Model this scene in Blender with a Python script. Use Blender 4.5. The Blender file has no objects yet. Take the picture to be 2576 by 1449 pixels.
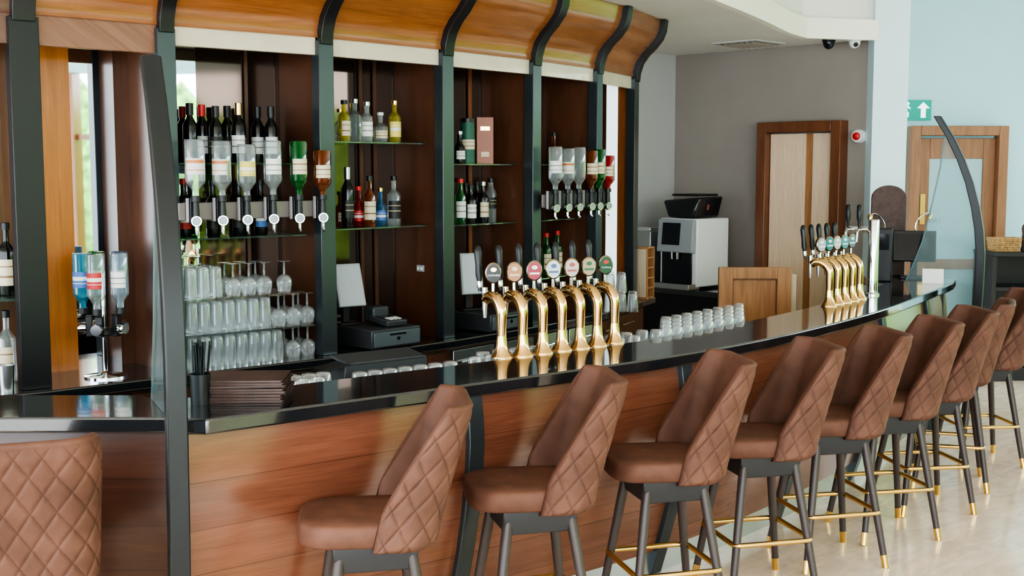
import bpy, bmesh, math, random
from math import sin, cos, pi, radians as R, sqrt, atan2, hypot, exp, floor
from mathutils import Vector, Matrix
random.seed(7)
SC = bpy.context.scene; COL = SC.collection
V2 = lambda x, y: Vector((x, y))
# ------------------------------------------------------------------ camera
FPX = 3050.0; H = 1.95; TH = math.atan(300/3050)
cd = bpy.data.cameras.new('camera'); cam = bpy.data.objects.new('camera', cd); COL.objects.link(cam)
cam.location = (0, 0, H); cam.rotation_euler = (pi/2 - TH, 0, 0)
cd.sensor_width = 36; cd.lens = FPX/2576*36; cd.clip_end = 200
SC.camera = cam
def ray(px, py):
    x = px-1288; u = 724.5-py
    return (x, FPX*cos(TH)+u*sin(TH), -FPX*sin(TH)+u*cos(TH))
def at_z(px, py, z):
    r = ray(px, py); t = (z-H)/r[2]; return Vector((r[0]*t, r[1]*t, z))
def at_y(px, py, y):
    r = ray(px, py); t = y/r[1]; return Vector((r[0]*t, y, H+r[2]*t))
def cr(a, b): return a[0]*b[1]-a[1]*b[0]
def hit(px, py, A, B):
    d = ray(px, py); e = B-A; k = -cr(d, A)/cr(d, e); return A+e*k, k
# ------------------------------------------------------------------ materials
def nt(name):
    m = bpy.data.materials.new(name); m.use_nodes = True
    return m, m.node_tree.nodes, m.node_tree.links, m.node_tree.nodes['Principled BSDF']
def P(name, col, rough=.5, metal=0, spec=.5, var=0, vs=20, bump=0, coat=0, sheen=0, emit=0, quilt=False):
    m, N, L, b = nt(name)
    c = (*col, 1); b.inputs['Base Color'].default_value = c
    b.inputs['Roughness'].default_value = rough; b.inputs['Metallic'].default_value = metal
    b.inputs['Specular IOR Level'].default_value = spec
    b.inputs['Coat Weight'].default_value = coat; b.inputs['Sheen Weight'].default_value = sheen
    if emit: b.inputs['Emission Color'].default_value = c; b.inputs['Emission Strength'].default_value = emit
    if var or bump:
        tc = N.new('ShaderNodeTexCoord'); no = N.new('ShaderNodeTexNoise'); no.inputs['Scale'].default_value = vs
        no.inputs['Detail'].default_value = 5; L.new(tc.outputs['Object'], no.inputs['Vector'])
        if var:
            r = N.new('ShaderNodeValToRGB'); r.color_ramp.elements[0].position = .3; r.color_ramp.elements[1].position = .7
            r.color_ramp.elements[0].color = (*[x*(1-var) for x in col], 1); r.color_ramp.elements[1].color = (*[min(1, x*(1+var)) for x in col], 1)
            L.new(no.outputs['Fac'], r.inputs['Fac']); out = r.outputs['Color']
            if quilt:   # sewn seams of the diamond quilting, in the back's own UV
                uv = N.new('ShaderNodeUVMap'); sp = N.new('ShaderNodeSeparateXYZ'); L.new(uv.outputs['UV'], sp.inputs[0]); ds = []
                for op in ('ADD', 'SUBTRACT'):
                    a = N.new('ShaderNodeMath'); a.operation = op; L.new(sp.outputs['X'], a.inputs[0]); L.new(sp.outputs['Y'], a.inputs[1])
                    g = N.new('ShaderNodeMath'); g.operation = 'PINGPONG'; g.inputs[1].default_value = .5; L.new(a.outputs[0], g.inputs[0]); ds.append(g)
                mn = N.new('ShaderNodeMath'); mn.operation = 'MINIMUM'; L.new(ds[0].outputs[0], mn.inputs[0]); L.new(ds[1].outputs[0], mn.inputs[1])
                mr = N.new('ShaderNodeMapRange'); mr.inputs['From Min'].default_value = .008; mr.inputs['From Max'].default_value = .04; mr.inputs['To Min'].default_value = .74; L.new(mn.outputs[0], mr.inputs['Value'])
                sc = N.new('ShaderNodeVectorMath'); sc.operation = 'SCALE'; L.new(out, sc.inputs[0]); L.new(mr.outputs[0], sc.inputs['Scale']); out = sc.outputs[0]
            L.new(out, b.inputs['Base Color'])
        if bump:
            bu = N.new('ShaderNodeBump'); bu.inputs['Strength'].default_value = bump; bu.inputs['Distance'].default_value = .01
            L.new(no.outputs['Fac'], bu.inputs['Height']); L.new(bu.outputs['Normal'], b.inputs['Normal'])
    return m
def wood(name, c1, c2, rough=.35, plank=0, coat=.2, contrast=1, spec=.5, crough=.15):
    m, N, L, b = nt(name)
    uv = N.new('ShaderNodeUVMap'); mp = N.new('ShaderNodeMapping'); mp.inputs['Scale'].default_value = (1.1, 12, 1)
    L.new(uv.outputs['UV'], mp.inputs['Vector'])
    src = mp.outputs['Vector']
    mul = None
    if plank:
        sp = N.new('ShaderNodeSeparateXYZ'); L.new(uv.outputs['UV'], sp.inputs[0])
        dv = N.new('ShaderNodeMath'); dv.operation = 'DIVIDE'; dv.inputs[1].default_value = plank; L.new(sp.outputs['Y'], dv.inputs[0])
        fl = N.new('ShaderNodeMath'); fl.operation = 'FLOOR'; L.new(dv.outputs[0], fl.inputs[0])
        wn = N.new('ShaderNodeTexWhiteNoise'); wn.noise_dimensions = '1D'; L.new(fl.outputs[0], wn.inputs['W'])
        ad = N.new('ShaderNodeVectorMath'); ad.operation = 'MULTIPLY_ADD'; L.new(wn.outputs['Color'], ad.inputs[0]); ad.inputs[1].default_value = (9, 9, 9); L.new(src, ad.inputs[2]); src = ad.outputs[0]
        fr = N.new('ShaderNodeMath'); fr.operation = 'FRACT'; L.new(dv.outputs[0], fr.inputs[0])
        gt = N.new('ShaderNodeMath'); gt.operation = 'GREATER_THAN'; gt.inputs[1].default_value = .018; L.new(fr.outputs[0], gt.inputs[0])
        mr = N.new('ShaderNodeMapRange'); mr.inputs['To Min'].default_value = .55; mr.inputs['To Max'].default_value = 1; L.new(gt.outputs[0], mr.inputs['Value'])
        m2 = N.new('ShaderNodeMapRange'); m2.inputs['To Min'].default_value = .9; m2.inputs['To Max'].default_value = 1.1; L.new(wn.outputs['Value'], m2.inputs['Value'])
        mul = N.new('ShaderNodeMath'); mul.operation = 'MULTIPLY'; L.new(mr.outputs[0], mul.inputs[0]); L.new(m2.outputs[0], mul.inputs[1])
    n1 = N.new('ShaderNodeTexNoise'); n1.inputs['Scale'].default_value = 1.6; n1.inputs['Detail'].default_value = 7; n1.inputs['Roughness'].default_value = .6; n1.inputs['Distortion'].default_value = .9
    L.new(src, n1.inputs['Vector'])
    rp = N.new('ShaderNodeValToRGB'); e = rp.color_ramp.elements
    e[0].position = .5-.2/contrast; e[1].position = .5+.2/contrast; e[0].color = (*c1, 1); e[1].color = (*c2, 1)
    L.new(n1.outputs['Fac'], rp.inputs['Fac'])
    out = rp.outputs['Color']
    m3 = N.new('ShaderNodeMapping'); m3.inputs['Scale'].default_value = (2, 55, 1); L.new(uv.outputs['UV'], m3.inputs['Vector'])
    n2 = N.new('ShaderNodeTexNoise'); n2.inputs['Scale'].default_value = 2.5; n2.inputs['Detail'].default_value = 3; L.new(m3.outputs['Vector'], n2.inputs['Vector'])
    r2 = N.new('ShaderNodeMapRange'); r2.inputs['From Min'].default_value = .3; r2.inputs['From Max'].default_value = .7; r2.inputs['To Min'].default_value = .87; r2.inputs['To Max'].default_value = 1.08
    L.new(n2.outputs['Fac'], r2.inputs['Value'])
    v = r2.outputs[0]
    if mul:
        mm = N.new('ShaderNodeMath'); mm.operation = 'MULTIPLY'; L.new(v, mm.inputs[0]); L.new(mul.outputs[0], mm.inputs[1]); v = mm.outputs[0]
    sc = N.new('ShaderNodeVectorMath'); sc.operation = 'SCALE'; L.new(out, sc.inputs[0]); L.new(v, sc.inputs['Scale'])
    L.new(sc.outputs[0], b.inputs['Base Color'])
    b.inputs['Roughness'].default_value = rough; b.inputs['Coat Weight'].default_value = coat; b.inputs['Coat Roughness'].default_value = crough
    b.inputs['Specular IOR Level'].default_value = spec
    return m
def glass(name, tint=(.93, .96, .96), blend=.25, haze=.0, hz=(.8, .85, .85), gl=1.0):
    m, N, L, b = nt(name); N.remove(b); out = N['Material Output']
    tr = N.new('ShaderNodeBsdfTransparent'); tr.inputs[0].default_value = (*tint, 1)
    gs = N.new('ShaderNodeBsdfGlossy'); gs.inputs['Roughness'].default_value = .03; gs.inputs['Color'].default_value = (gl, gl, gl, 1)
    lw = N.new('ShaderNodeLayerWeight'); lw.inputs['Blend'].default_value = blend
    mx = N.new('ShaderNodeMixShader'); L.new(lw.outputs['Facing'], mx.inputs[0])
    base = tr.outputs[0]
    if haze:
        df = N.new('ShaderNodeBsdfDiffuse'); df.inputs[0].default_value = (*hz, 1)
        m2 = N.new('ShaderNodeMixShader'); m2.inputs[0].default_value = haze; L.new(tr.outputs[0], m2.inputs[1]); L.new(df.outputs[0], m2.inputs[2]); base = m2.outputs[0]
    L.new(base, mx.inputs[1]); L.new(gs.outputs[0], mx.inputs[2]); L.new(mx.outputs[0], out.inputs[0])
    return m
def labelmat(name, base, accent, lo=.3, hi=.55):
    m, N, L, b = nt(name)
    tc = N.new('ShaderNodeTexCoord'); sp = N.new('ShaderNodeSeparateXYZ'); L.new(tc.outputs['Generated'], sp.inputs[0])
    rp = N.new('ShaderNodeValToRGB'); rp.color_ramp.interpolation = 'CONSTANT'; e = rp.color_ramp.elements
    e[0].position = 0; e[0].color = (*base, 1); e[1].position = lo; e[1].color = (*accent, 1)
    for p, c in ((hi, base), (.7, accent), (.75, base)):
        x = e.new(p); x.color = (*c, 1)
    L.new(sp.outputs['Z'], rp.inputs['Fac']); L.new(rp.outputs['Color'], b.inputs['Base Color']); b.inputs['Roughness'].default_value = .5
    return m
M = {}
M['post'] = P('dark_steel_paint', (.07, .086, .094), .27, .55, .6)
M['black'] = P('black_satin', (.012, .013, .015), .35)
M['screenpost'] = P('black_screen_post', (.012, .015, .017), .36, .1)
M['blackplastic'] = P('black_plastic', (.014, .014, .016), .4)
M['granite'] = P('black_granite', (.014, .017, .021), .12, 0, 1.0, var=.5, vs=180, coat=.6)
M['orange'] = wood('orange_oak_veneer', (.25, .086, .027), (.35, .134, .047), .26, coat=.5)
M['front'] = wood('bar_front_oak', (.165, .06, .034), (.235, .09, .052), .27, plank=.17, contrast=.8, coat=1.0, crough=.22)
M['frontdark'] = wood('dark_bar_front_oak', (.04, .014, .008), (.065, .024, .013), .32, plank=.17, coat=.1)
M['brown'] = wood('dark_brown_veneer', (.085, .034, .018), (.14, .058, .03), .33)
M['midbrown'] = wood('mid_brown_veneer', (.2, .09, .055), (.29, .14, .085), .35)
M['trim'] = wood('dull_trim_wood', (.11, .05, .03), (.15, .07, .045), .35)
M['pale'] = wood('pale_oak', (.56, .45, .31), (.7, .6, .45), .35)
M['lintel'] = P('pale_lintel_sheen', (.62, .54, .42), .3, 0, .5, var=.07, vs=5, coat=.3)  # light wood, with reflected light put into its pale colour
M['palebright'] = wood('pale_maple', (.8, .6, .42), (.85, .67, .49), .4)
M['doorwood'] = wood('door_oak', (.36, .17, .075), (.5, .27, .125), .4)
M['frame'] = wood('door_frame_wood', (.15, .055, .026), (.23, .09, .042), .4)
M['frame2'] = wood('warm_door_frame_wood', (.25, .11, .05), (.35, .17, .085), .4)
M['mirror'] = P('mirror_glass', (.85, .88, .88), .02, 1)
M['dimmirror'] = P('dim_reflection_mirror', (.13, .09, .07), .06, .8)  # mirror darkened in its colour to imitate the dim room it reflects
M['glass'] = glass('clear_glass', (.95, .97, .97), .22, .03)
M['tumbler'] = glass('drinking_glass', (.9, .93, .94), .37, .13, (.85, .92, .95))
M['screen'] = glass('screen_glass', (.82, .9, .9), .15, .09, (.7, .84, .87))
M['edge'] = P('glass_edge', (.12, .2, .2), .2)
M['shelf'] = glass('shelf_glass', (.55, .75, .68), .25, .1, (.4, .6, .55))
M['brass'] = P('polished_brass', (.74, .5, .24), .12, 1)
M['gold'] = P('gold_metal', (.74, .5, .18), .2, 1)
M['chrome'] = P('chrome', (.75, .77, .78), .12, 1)
M['steel'] = P('brushed_steel', (.5, .52, .53), .32, 1)
M['suede'] = P('brown_suede', (.13, .062, .043), .62, 0, .3, var=.26, vs=8, bump=.06, quilt=True)
M['seatsuede'] = P('brown_seat_suede', (.145, .067, .045), .62, 0, .3, var=.26, vs=8, bump=.06)
M['seatbase'] = P('dark_grey_metal', (.045, .047, .052), .4, .3)
M['leg'] = P('dark_leg_wood', (.06, .045, .042), .38)
M['white'] = P('white_plastic', (.78, .8, .81), .35)
M['paper'] = P('white_paper', (.8, .8, .78), .6)
M['taupe'] = P('taupe_paint', (.33, .292, .262), .85, var=.04, vs=2)
M['grey'] = P('grey_paint', (.55, .55, .54), .85, var=.03, vs=2)
M['blue'] = P('pale_blue_paint', (.46, .71, .79), .8, var=.03, vs=2)
M['pillar'] = P('pale_pillar_paint', (.68, .86, .91), .8, var=.02, vs=2)
M['soffit'] = P('soffit_paint', (.8, .79, .76), .9, var=.02, vs=2)
M['cream'] = P('cream_paint', (.9, .88, .8), .85, var=.02, vs=2)
M['green'] = P('sign_green', (.0, .36, .29), .4, emit=.12)
M['signwhite'] = P('sign_white', (.95, 1, .98), .4, emit=.8)
M['red'] = P('red_plastic', (.6, .03, .03), .4)
M['dullred'] = P('dull_red_sticker', (.3, .08, .08), .5)
M['leather'] = P('brown_leather', (.07, .036, .03), .5, var=.3, vs=30, bump=.15)
M['wicker'] = P('wicker', (.4, .24, .1), .7, var=.5, vs=60, bump=.5)
M['screenlit'] = P('pale_display', (.4, .44, .48), .2)
M['casegrey'] = P('pale_grey_case', (.35, .37, .39), .4)
M['darkdisp'] = P('dark_display', (.01, .012, .02), .1)
M['tillblack'] = P('till_case', (.045, .05, .056), .38)
M['hedge'] = P('hedge_leaves', (.22, .45, .1), .7, var=.7, vs=6, bump=.6)
M['ground'] = P('outdoor_paving', (.5, .5, .48), .8, var=.1, vs=2)
M['daystrip'] = P('imitated_daylight_strip', (.8, .9, .95), .2, emit=1.1)  # emission imitates a slit of bright daylight, no real lamp here
def floor_mat():
    m, N, L, b = nt('light_oak_floor')
    tc = N.new('ShaderNodeTexCoord'); mp = N.new('ShaderNodeMapping'); mp.inputs['Rotation'].default_value = (0, 0, R(-46)); L.new(tc.outputs['Object'], mp.inputs['Vector'])
    br = N.new('ShaderNodeTexBrick'); br.inputs['Scale'].default_value = 1; br.inputs['Brick Width'].default_value = 1.3; br.inputs['Row Height'].default_value = .14; br.inputs['Mortar Size'].default_value = .001
    br.inputs['Color1'].default_value = (.82, .65, .51, 1); br.inputs['Color2'].default_value = (.87, .73, .59, 1); br.inputs['Mortar'].default_value = (.66, .49, .36, 1)
    L.new(mp.outputs[0], br.inputs['Vector'])
    m2 = N.new('ShaderNodeMapping'); m2.inputs['Scale'].default_value = (2, 5, 1); L.new(mp.outputs[0], m2.inputs['Vector'])
    no = N.new('ShaderNodeTexNoise'); no.inputs['Scale'].default_value = 2; no.inputs['Detail'].default_value = 6; no.inputs['Distortion'].default_value = 1.5; L.new(m2.outputs[0], no.inputs['Vector'])
    mr = N.new('ShaderNodeMapRange'); mr.inputs['From Min'].default_value = .3; mr.inputs['From Max'].default_value = .7; mr.inputs['To Min'].default_value = .84; mr.inputs['To Max'].default_value = 1.1; L.new(no.outputs['Fac'], mr.inputs['Value'])
    sc = N.new('ShaderNodeVectorMath'); sc.operation = 'SCALE'; L.new(br.outputs['Color'], sc.inputs[0]); L.new(mr.outputs[0], sc.inputs['Scale']); L.new(sc.outputs[0], b.inputs['Base Color'])
    b.inputs['Roughness'].default_value = .18; b.inputs['Specular IOR Level'].default_value = .7; b.inputs['Coat Weight'].default_value = .4; b.inputs['Coat Roughness'].default_value = .1
    return m
M['floor'] = floor_mat()
# ------------------------------------------------------------------ mesh builder
class MB:
    def __init__(s): s.v = []; s.f = []; s.mi = []; s.uv = {}
    def add(s, vs, fs, m=0, uv=None):
        o = len(s.v); s.v += [Vector(p) for p in vs]
        if uv:
            for i, q in enumerate(uv): s.uv[o+i] = q
        for f in fs: s.f.append([o+i for i in f]); s.mi.append(m)
        return s
    def quadbox(s, c, z0, z1, m=0):
        n = len(c)
        vs = [(p[0], p[1], z0) for p in c]+[(p[0], p[1], z1) for p in c]
        fs = [list(range(n))[::-1], list(range(n, 2*n))]+[[i, (i+1) % n, n+(i+1) % n, n+i] for i in range(n)]
        return s.add(vs, fs, m)
    def box(s, c, d, rz=0, m=0, rx=0, ry=0):
        x, y, z = d[0]/2, d[1]/2, d[2]/2
        T = Matrix.Translation(c) @ Matrix.Rotation(rz, 4, 'Z') @ Matrix.Rotation(ry, 4, 'Y') @ Matrix.Rotation(rx, 4, 'X')
        vs = [T @ Vector(p) for p in ((-x, -y, -z), (x, -y, -z), (x, y, -z), (-x, y, -z), (-x, -y, z), (x, -y, z), (x, y, z), (-x, y, z))]
        return s.add(vs, [(3, 2, 1, 0), (4, 5, 6, 7), (0, 1, 5, 4), (1, 2, 6, 5), (2, 3, 7, 6), (3, 0, 4, 7)], m)
    def lathe(s, prof, c=(0, 0, 0), n=20, m=0, T=None, sx=1, sy=1):
        vs = []; fs = []; T = T or Matrix(); c = Vector(c)
        for r, z in prof:
            for k in range(n):
                a = 2*pi*k/n; vs.append(c + T @ Vector((r*cos(a)*sx, r*sin(a)*sy, z)))
        for j in range(len(prof)-1):
            for k in range(n):
                k2 = (k+1) % n
                fs.append((j*n+k, j*n+k2, (j+1)*n+k2, (j+1)*n+k))
        if prof[0][0] > 1e-5: fs.append(list(range(n))[::-1])
        if prof[-1][0] > 1e-5: fs.append([(len(prof)-1)*n+k for k in range(n)])
        return s.add(vs, fs, m)
    def tube(s, pts, r, n=10, m=0, closed=False):
        pts = [Vector(p) for p in pts]; N_ = len(pts); rr = r if isinstance(r, (list, tuple)) else [r]*N_
        vs = []; fs = []; up = None
        for i, p in enumerate(pts):
            if closed: t = pts[(i+1) % N_]-pts[i-1]
            else: t = pts[min(i+1, N_-1)]-pts[max(i-1, 0)]
            t.normalize()
            if up is None:
                up = Vector((0, 0, 1)) if abs(t.z) < .9 else Vector((1, 0, 0))
            up = (up - t*up.dot(t)).normalized(); w = t.cross(up)
            for k in range(n):
                a = 2*pi*k/n; vs.append(p + (up*cos(a)+w*sin(a))*rr[i])
        for i in range(N_ if closed else N_-1):
            j = (i+1) % N_
            for k in range(n):
                k2 = (k+1) % n; fs.append((i*n+k, j*n+k, j*n+k2, i*n+k2))
        if not closed: fs.append(list(range(n))); fs.append([(N_-1)*n+k for k in range(n)][::-1])
        return s.add(vs, fs, m)
    def ext(s, p, t, n, w, poly, m=0, uvscale=1):
        vs = []
        for sg in (-.5, .5):
            for o, z in poly: vs.append((p[0]+n[0]*o+t[0]*w*sg, p[1]+n[1]*o+t[1]*w*sg, z))
        k = len(poly)
        fs = [list(range(k)), [k+i for i in range(k)][::-1]]+[[i, k+i, k+(i+1) % k, (i+1) % k] for i in range(k)]
        return s.add(vs, fs, m)
    def strip(s, pairs, z0, z1, m=0):
        vs = []
        for a, b in pairs: vs += [(a[0], a[1], z0), (a[0], a[1], z1), (b[0], b[1], z1), (b[0], b[1], z0)]
        fs = []
        for i in range(len(pairs)-1):
            o = 4*i; q = o+4
            fs += [(o, q, q+1, o+1), (o+1, q+1, q+2, o+2), (o+2, q+2, q+3, o+3), (o+3, q+3, q, o)]
        e = 4*(len(pairs)-1); fs += [(0, 1, 2, 3), (e+3, e+2, e+1, e)]
        return s.add(vs, fs, m)
    def sweep(s, path, prof, m=0, u0=0):
        vs = []; uv = []; fs = []; u = u0; k = len(prof)
        vv = [0]
        for i in range(1, k): vv.append(vv[-1]+hypot(prof[i][0]-prof[i-1][0], prof[i][1]-prof[i-1][1]))
        for i, (p, n) in enumerate(path):
            if i: u += (p-path[i-1][0]).length
            for j, (o, z) in enumerate(prof):
                vs.append((p[0]+n[0]*o, p[1]+n[1]*o, z)); uv.append((u, vv[j]))
        for i in range(len(path)-1):
            for j in range(k-1): fs.append((i*k+j, (i+1)*k+j, (i+1)*k+j+1, i*k+j+1))
        return s.add(vs, fs, m, uv)
    def mesh(s, name, mats, grain='z', off=(0, 0, 0), sharp=38):
        me = bpy.data.meshes.new(name); o = Vector(off)
        me.from_pydata([v-o for v in s.v], [], s.f)
        for x in (mats if isinstance(mats, (list, tuple)) else [mats]): me.materials.append(x)
        me.polygons.foreach_set('material_index', s.mi)
        me.polygons.foreach_set('use_smooth', [True]*len(s.f))
        g = 'xyz'.index(grain); oth = [i for i in range(3) if i != g]
        ul = me.uv_layers.new(name='UVMap')
        for lp in me.loops:
            i = lp.vertex_index; v = s.v[i]
            ul.data[lp.index].uv = s.uv[i] if i in s.uv else (v[g], v[oth[0]]+v[oth[1]])
        me.validate(); me.update()
        try: me.set_sharp_from_angle(angle=R(sharp))
        except Exception: pass
        return me
    def build(s, name, mats, parent=None, grain='z', off=(0, 0, 0), bevel=0, sharp=38):
        o = bpy.data.objects.new(name, s.mesh(name, mats, grain, off, sharp)); COL.objects.link(o)
        if parent: o.parent = parent
        elif tuple(off) != (0, 0, 0): o.location = off
        if bevel:
            b = o.modifiers.new('bevel', 'BEVEL'); b.width = bevel; b.segments = 2; b.limit_method = 'ANGLE'
        return o
def tag(o, label, cat, group=None, kind=None):
    o['label'] = label; o['category'] = cat
    if group: o['group'] = group
    if kind: o['kind'] = kind
    return o
def thing(name, label, cat, loc=(0, 0, 0), rz=0, group=None):
    o = bpy.data.objects.new(name, None); COL.objects.link(o); o.empty_display_size = .1
    o.location = loc; o.rotation_euler = (0, 0, rz); return tag(o, label, cat, group)
def struct(o, label=None, cat=None):
    o['kind'] = 'structure'
    if label: tag(o, label, cat)
    return o
def link(name, me, parent=None):
    o = bpy.data.objects.new(name, me); COL.objects.link(o); o.parent = parent; return o
def kids(o): return [c for c in bpy.data.objects if c.parent == o]
def copy_tree(o, parent=None):
    c = o.copy(); COL.objects.link(c); c.parent = parent
    for ch in kids(o): copy_tree(ch, c)
    return c
def text_mesh(txt, size):
    cu = bpy.data.curves.new('lettering', 'FONT'); cu.body = txt; cu.size = size; cu.align_x = 'CENTER'; cu.align_y = 'CENTER'; cu.extrude = .0006
    ob = bpy.data.objects.new('lettering', cu); COL.objects.link(ob)
    me = bpy.data.meshes.new_from_object(ob.evaluated_get(bpy.context.evaluated_depsgraph_get()))
    bpy.data.objects.remove(ob); bpy.data.curves.remove(cu); return me
def text(txt, size, m, parent, T):
    me = text_mesh(txt, size); me.transform(T); me.materials.clear(); me.materials.append(m)
    return link('lettering', me, parent)
ORD = ['first', 'second', 'third', 'fourth', 'fifth', 'sixth', 'seventh', 'eighth', 'ninth', 'tenth']
# ------------------------------------------------------------------ plan curves
def catmull(pts, k=8):
    pts = [V2(*p) for p in pts]; out = []
    for i in range(len(pts)-1):
        p0 = pts[max(i-1, 0)]; p1 = pts[i]; p2 = pts[i+1]; p3 = pts[min(i+2, len(pts)-1)]
        for j in range(k):
            t = j/k
            out.append(.5*((2*p1)+(p2-p0)*t+(2*p0-5*p1+4*p2-p3)*t*t+(3*p1-p0-3*p2+p3)*t**3))
    out.append(pts[-1]); return out
FP = [(-1.09, 4.03), (-.43, 4.545), (.34, 5.15), (.83, 5.57), (1.33, 6.10), (1.8, 6.68), (2.25, 7.3), (2.66, 7.96), (3.05, 8.62), (3.30, 9.05)]
FS = catmull(FP); FN = []
for i in range(len(FS)):
    t = (FS[min(i+1, len(FS)-1)]-FS[max(i-1, 0)]).normalized(); FN.append(V2(t.y, -t.x))
def off(i, o): return FS[i]+FN[i]*o
def onF(px, py, o):
    for i in range(len(FS)-1):
        p, k = hit(px, py, off(i, o), off(i+1, o))
        if -.001 <= k <= 1.001: return p, FN[i]
    return off(0, o), FN[0]
PP = [V2(*p) for p in [(-2.85, 5.0), (-2.16, 5.45), (-1.657, 5.90), (-.978, 6.47), (-.37, 7.12), (.161, 7.79), (.609, 8.47), (.939, 9.2)]]
NB = len(PP)-1
BU = [(PP[i+1]-PP[i]).normalized() for i in range(NB)]; BN = [V2(u.y, -u.x) for u in BU]; BL = [(PP[i+1]-PP[i]).length for i in range(NB)]
def W(i, a, o): return PP[i]+BU[i]*(a*BL[i])+BN[i]*o
def bay(i, px, py, o):
    p, k = hit(px, py, W(i, 0, o), W(i, 1, o)); return p, k
def brz(i): return atan2(BU[i].y, BU[i].x)
def obox(mb, i, a0, a1, o0, o1, z0, z1, m=0): return mb.quadbox([W(i, a0, o0), W(i, a1, o0), W(i, a1, o1), W(i, a0, o1)], z0, z1, m)
PT = []; PN = []
for i in range(len(PP)):
    t = (BU[max(i-1, 0)]+BU[min(i, NB-1)]).normalized(); PT.append(t); PN.append(V2(t.y, -t.x))
# ------------------------------------------------------------------ setting
mb = MB(); mb.quadbox([(-8, -4), (7, -4), (7, 14), (-8, 14)], -.1, 0); struct(mb.build('floor', M['floor']), 'light oak plank floor', 'floor')
mb = MB(); mb.quadbox([(7, -20), (30, -20), (30, 30), (7, 30)], -.25, -.15); struct(mb.build('trim_1', M['ground']), 'pale paving outside the windows', 'paving')
mb = MB(); mb.quadbox([(-8, -4), (7, -4), (7, 13), (-8, 13)], 3.65, 3.75); struct(mb.build('ceiling', M['cream']), 'cream upper ceiling', 'ceiling')
edge = catmull([(-3.5, 2.6), (-1.2, 4.2), (.2, 6.0), (1.31, 8.09), (1.78, 9.03), (2.16, 9.85), (2.42, 10.28)], 6)+[V2(3.08, 10.45)]
inner = [V2(-8, 7.1), V2(-5, 8), V2(1.2, 12.0), V2(1.62, 12.02), V2(3.12, 10.5)]
poly = edge+inner[::-1]
mb = MB(); mb.quadbox(poly, 3.05, 3.64); so = struct(mb.build('ceiling_soffit', M['soffit']), 'lowered white soffit over the bar', 'soffit')
fas = []
for i, p in enumerate(edge):
    t = (edge[min(i+1, len(edge)-1)]-edge[max(i-1, 0)]).normalized(); fas.append((p, V2(t.y, -t.x)))
mb = MB(); mb.sweep(fas, [(0, 3.03), (.06, 3.03), (.06, 3.2), (0, 3.2)]); struct(mb.build('trim_2', M['cream']), 'curved cream fascia along the soffit edge', 'fascia')
C0 = V2(1.6, 12.0); C1 = V2(3.1, 10.54)
def wallbox(name, A, B, z1, m, th=.15, label=None, z0=0):
    u = (B-A).normalized(); nn = V2(-u.y, u.x)*th
    return struct(MB().quadbox([A, B, B+nn, A+nn], z0, z1).build(name, m), label, 'wall')
wallbox('wall_back', C0, C1, 3.64, M['taupe'], label='taupe wall with the oak door behind the bar')
wallbox('wall_left', V2(-6.0, 4.4), C0, 3.64, M['grey'], label='pale grey wall behind the back bar')
wallbox('wall_right', V2(2.9, 12.2), V2(7, 12.2), 3.65, M['blue'], label='pale blue wall past the pillar')
struct(MB().quadbox([(3.063, 10.4), (3.36, 10.4), (3.36, 10.95), (3.063, 10.95)], 0, 3.65).build('wall_pillar', M['pillar']), 'pale blue white square pillar', 'pillar')
struct(MB().quadbox([(6.85, -4), (7, -4), (7, 12.2), (6.85, 12.2)], 3.15, 3.65).build('wall_front', M['blue']), 'wall band above the right-hand windows', 'wall')
yy = -4.0; k = 1
while yy < 12:
    y1 = min(yy+1.8, 12.1); mb = MB()
    mb.box((6.92, yy+.11, 1.58), (.22, .22, 3.14)); mb.box((6.92, (yy+y1)/2, .18), (.2, y1-yy, .36)); mb.box((6.92, (yy+y1)/2, 2.35), (.08, y1-yy, .07)); mb.box((6.92, (yy+y1)/2+.1, 1.2), (.07, .06, 2.0))
    struct(mb.build('window_%d' % k, M['orange']), 'tall oak framed window, number %d along the window side' % k, 'window'); yy += 1.8; k += 1
mb = MB()
for q in range(40):
    yq = -14+q*.9; mb.lathe([(0, 2.9+random.random()*.9), (.5, 2.8), (.85, 1.8), (.9, .6), (.8, -.15)][::-1], (11+random.random(), yq, 0), 10)
tag(mb.build('hedge', M['hedge']), 'green clipped hedge growing outside the windows', 'hedge', kind='stuff')
mb = MB(); v4 = [V2(1.75, 10.8), V2(2.05, 10.54), V2(2.4, 10.8), V2(2.1, 11.1)]; cc = (v4[0]+v4[1]+v4[2]+v4[3])/4
vt = thing('ceiling_vent', 'square slatted air vent in the white soffit', 'vent', (cc.x, cc.y, 3.05), R(45))
MB().box((0, 0, -.006), (.46, .46, .012)).build('vent_frame', M['grey'], vt)
mb = MB()
for q in range(7): mb.box((0, -.17+q*.057, -.018), (.38, .02, .012), rx=.5)
mb.build('slat_panel', M['taupe'], vt)
def dome(px, py, m, label):
    p = at_z(px, py, 3.05); t = thing('security_camera', label, 'camera', (p.x, p.y, 3.05))
    MB().lathe([(.055, 0), (.055, -.025), (.045, -.03)], n=20).build('mount', M['white'] if m == 'white' else M['blackplastic'], t)
    MB().lathe([(.048, -.03), (.046, -.05), (.036, -.07), (.02, -.083), (0, -.087)]).build('dome_cover', M['white'] if m == 'white' else M['darkdisp'], t)
    if m == 'white': MB().lathe([(.02, 0), (.02, .01), (0, .012)], c=(0, -.038, -.055), T=Matrix.Rotation(R(110), 4, 'X'), n=14).build('lens', M['darkdisp'], t)
dome(2085, 98, 'black', 'black dome security camera under the soffit, left of the white one')
dome(2150, 96, 'white', 'white dome security camera under the soffit beside the pillar')
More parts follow.
